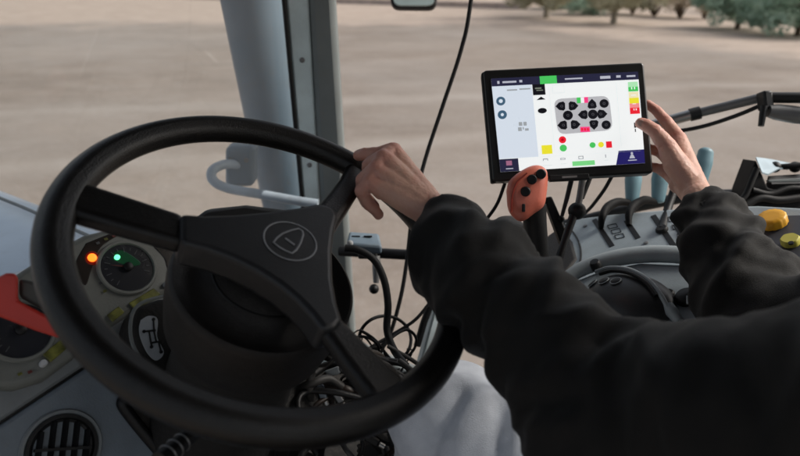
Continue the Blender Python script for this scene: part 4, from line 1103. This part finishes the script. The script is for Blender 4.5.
tag(person, 'driver in black sweatshirt and jeans, one hand on the wheel, the other holding the tablet', 'person')

def nail(c, ax, up, l=.0052, w=.0042):
    ax = ax.normalized(); up = (up-ax*up.dot(ax)).normalized(); sd = ax.cross(up)
    m_ = Matrix((( *ax, 0), (*sd, 0), (*up, 0), (0, 0, 0, 1))).transposed()
    b_ = B(); bmesh.ops.create_uvsphere(b_, u_segments=20, v_segments=12, radius=1, matrix=Matrix.Translation(c) @ m_ @ Matrix.Diagonal((l, w, .0017, 1)))
    obj('nail', b_, M_nail, person)
tt = q(641, 123.2, .919); nail(tt+(CAM-tt).normalized()*.0080, q(641, 123.2, .919)-q(646, 125, .914), CAM-tt, .0062, .0052)
tt = q(358.5, 155.5, .757); nail(tt+UP*.006+(CAM-tt).normalized()*.0018, q(358.5, 155.5, .757)-q(366, 154, .745), UP*1.2+(CAM-tt).normalized()*.5)
tt = q(378.5, 214.5, .742); nail(tt+(CAM-tt).normalized()*.0052-CX*.002, q(378.5, 214.5, .742)-q(375, 210, .735), (CAM-tt)-CX*.2, .0046, .0036)

def fold(bm, paths, seed, amp=.008, wide=1.0):
    """cloth creases: separate ridges and hollows lying across each limb, irregular in place, tilt and length."""
    rnd = random.Random(seed); bm.normal_update(); acc = {}
    creases = []
    for pi, (pts, dens, zones) in enumerate(paths):
        L = sum((b-a).length for a, b in zip(pts, pts[1:])); n = int(L*dens)
        for _ in range(n):
            s0 = rnd.choice(zones)+rnd.gauss(0, .045) if zones and rnd.random() < .6 else rnd.uniform(0, L)
            creases.append((pi, s0, rnd.uniform(-math.pi, math.pi), rnd.uniform(-.05, .05), rnd.uniform(.35, .95), wide*rnd.uniform(.0032, .0095), rnd.choice((1, 1, -.9))*rnd.uniform(.5, 1.35)))
    off = V((seed*3.1, seed*1.7, seed*.9))
    for v in bm.verts:
        best = None
        for pi, (pts, dens, zones) in enumerate(paths):
            s_ = 0
            for a, b in zip(pts, pts[1:]):
                ab = b-a; t = max(0, min(1, (v.co-a).dot(ab)/ab.length_squared)); c = a+ab*t; dd = (v.co-c).length
                if best is None or dd < best[0]: best = (dd, pi, s_+t*ab.length, ab.normalized(), v.co-c)
                s_ += ab.length
        dd, pi, sv, ax, rel = best
        e1 = (UP-ax*UP.dot(ax)).normalized(); e2 = ax.cross(e1); ph = math.atan2(rel.dot(e2), rel.dot(e1))
        wv = noise.noise_vector(v.co*9+off)
        sw_ = sv+wv.x*.016; d = 0
        for (pj, s0, p0, tilt, span, wd, A) in creases:
            if pj != pi: continue
            dp = (ph-p0+math.pi) % (2*math.pi)-math.pi
            if abs(dp) > span*2.6: continue
            x = sw_-s0-tilt*dp-.012*math.cos(dp*1.5)
            if abs(x) > wd*3.5: continue
            d += A*math.exp(-(x/wd)**2*.5)*math.exp(-(dp/span)**2*.5)*(wd/.0075)
        d = max(-1.6, min(2.0, d))
        acc[v] = v.normal*(amp*d+.006*wv.y+.0022*noise.noise(v.co*45+off))
    for v, q_ in acc.items(): v.co += q_
    for _ in range(3): bmesh.ops.smooth_vert(bm, verts=bm.verts, factor=.5, use_axis_x=True, use_axis_y=True, use_axis_z=True)

bm = B()
chain(bm, [(PEL+UP*.05, .165), (PEL.lerp(CHEST, .5), .15), (CHEST, .15)])
chain(bm, [(LS, .085), (CHEST+UP*.03, .13), (RS, .085)])
chain(bm, [(CHEST+UP*.07, .10), (NECK-UP*.005, .072)])
for s_, e_, w_ in ((LS, LE, LW), (RS, RE, RW)):
    big = 1.0 if s_ is LS else .88
    if s_ is LS:
        c_ = lambda f: e_.lerp(w_, f)
        chain(bm, [(s_, .088), (s_.lerp(e_, .5), .088), (e_+V((-.005, 0, -.008)), .079), (c_(.3)+CN*.012-CX*.004, .064), (c_(.62)-CX*.014+CN*.010, .063), (c_(.80)-CX*.010+CN*.006, .052), (c_(.875), .038)], 28)
    else:
        c_ = lambda f: e_.lerp(w_, f)
        chain(bm, [(s_, .085), (s_.lerp(e_, .5), .08), (e_, .070), (c_(.35)+CN*.008-CX*.010, .060), (c_(.65)+CN*.008-CX*.004, .049), (c_(.84)+CN*.002, .040), (c_(.90), .034)], 28)
sw_bm = remesh(bm, .0055, 5)
fold(sw_bm, [([LS, LE, LW], 230, [.27, .31, .34, .50, .57]), ([RS, RE, RW], 190, [.30, .42, .50]), ([PEL, CHEST, NECK], 40, [])], 4, .0082)
shirt = obj('sweatshirt', sw_bm, M_sweat, person)
for w_, e_, r_ in ((LW, LE, .029), (RW, RE, .027)):      # ribbed cuffs
    ax = (w_-e_).normalized(); a, b, n = basis(ax); bm = B(); seg = 120; rr = []
    c0 = w_.lerp(e_, .115 if w_ is LW else .10)
    for s, k_ in ((.0, .90), (.0015, .97), (.004, 1.0), (-.004+.02, 1.02), (.03, 1.06), (.045, 1.08)):
        rr.append([bm.verts.new(c0-n*s*.7+(a*math.cos(2*math.pi*k/seg)+b*math.sin(2*math.pi*k/seg))*r_*k_*(1+.022*math.cos(30*2*math.pi*k/seg))) for k in range(seg)])
    for A, C in zip(rr, rr[1:]):
        for k in range(seg): bm.faces.new((A[k], A[(k+1) % seg], C[(k+1) % seg], C[k]))
    obj('cuff', bm, M_sweat, shirt, solid=.002)
bm = B()
chain(bm, [(PEL, .158), (PEL+UP*.05, .15)])
for h_, k_, a_ in ((LH_, LK, LA), (RH_, RK, RA)):
    chain(bm, [(h_, .10), (h_.lerp(k_, .6), .092), (k_, .080), (k_.lerp(a_, .3), .076), (a_, .062)], 28)
je = remesh(bm, .006, 5)
fold(je, [([LH_, LK, LA], 130, [.36, .42, .5]), ([RH_, RK, RA], 70, [.45])], 9, .0085, 1.5)
jeans = obj('jeans', je, M_denim, person)
bm = B()
hc = HEADC
sph(bm, hc+UP*.045-FW*.028, .097, seg=28); sph(bm, hc-FW*.05-UP*.01, .085, seg=24)
hb = remesh(bm, .006, 2)
for v in hb.verts: v.co += (v.co-hc).normalized()*(.006*noise.noise(v.co*60))
obj('hair', hb, M_hair, person)
for k_, s in ((LA, 1), (RA, 2)):
    bm = B(); chain(bm, [(k_-UP*.035, .045), (k_-UP*.055+FW*.10, .042), (k_-UP*.06+FW*.19, .036)])
    box(bm, k_-UP*.085+FW*.085, FW*.135, RT*.042, UP*.014)
    obj('shoe', remesh(bm, .006, 2), M_shroud, person)
for s in (-1, 1):
    bm = B(); sph(bm, HEADC+FW*.080+RT*s*.032-UP*.003, .0118); obj('eye', bm, M_white, person)

# seat
seat = thing('driver_seat', V((PEL.x, PEL.y, H-1.05)), 'dark cloth tractor seat under the driver', 'seat')
bm = B(); box(bm, PEL-UP*.20+FW*.06, FW*.26, RT*.26, UP*.055); obj('cushion', bm, M_seat, seat, bevel=.04, segs=4)
bm = B(); box(bm, PEL-FW*.27+UP*.12, FW*.05-UP*.01, RT*.25, UP*.34-FW*.05); obj('backrest', bm, M_seat, seat, bevel=.04, segs=4)
bm = B(); lathe(bm, V((PEL.x, PEL.y, H-1.05))+FW*.02, UP, [(.2, 0), (.2, .04), (.12, .05)]); obj('pedestal', bm, M_blk, seat)

# ------------------------------------------------------------------ light
SUN_EL, SUN_ROT = 42, 84
w = bpy.data.worlds.new('World'); S.world = w; w.use_nodes = True
nt = w.node_tree; bg = nt.nodes['Background']; sky = nt.nodes.new('ShaderNodeTexSky'); sky.sky_type = 'NISHITA'; sky.sun_disc = False
sky.sun_elevation = rad(SUN_EL); sky.sun_rotation = rad(SUN_ROT); sky.dust_density = 5; sky.air_density = 1.2; sky.ozone_density = .6
hs = nt.nodes.new('ShaderNodeHueSaturation'); hs.inputs['Saturation'].default_value = .45
nt.links.new(sky.outputs[0], hs.inputs['Color']); nt.links.new(hs.outputs[0], bg.inputs['Color']); bg.inputs['Strength'].default_value = .15
sun = bpy.data.lights.new('sun', 'SUN'); sun.energy = 2.3; sun.angle = rad(18); sun.color = (1, .95, .88)
so = bpy.data.objects.new('sun', sun); COL.objects.link(so)
az = rad(SUN_ROT); dirv = V((math.sin(az)*math.cos(rad(SUN_EL)), math.cos(az)*math.cos(rad(SUN_EL)), math.sin(rad(SUN_EL))))
so.rotation_euler = dirv.to_track_quat('Z', 'Y').to_euler(); so.location = (0, 0, 20)

cd = bpy.data.cameras.new('camera'); cd.lens = 27; cd.sensor_width = 36; cd.clip_start = .02; cd.clip_end = 2000
cd.dof.use_dof = True; cd.dof.focus_distance = .85; cd.dof.aperture_fstop = 4.0
co = bpy.data.objects.new('camera', cd); COL.objects.link(co); co.location = CAM; co.rotation_euler = (math.pi/2-PIT, 0, 0)
S.camera = co
S.view_settings.view_transform = 'Standard'; S.view_settings.look = 'None'; S.view_settings.exposure = 0
S.render.resolution_x = 1024; S.render.resolution_y = 584
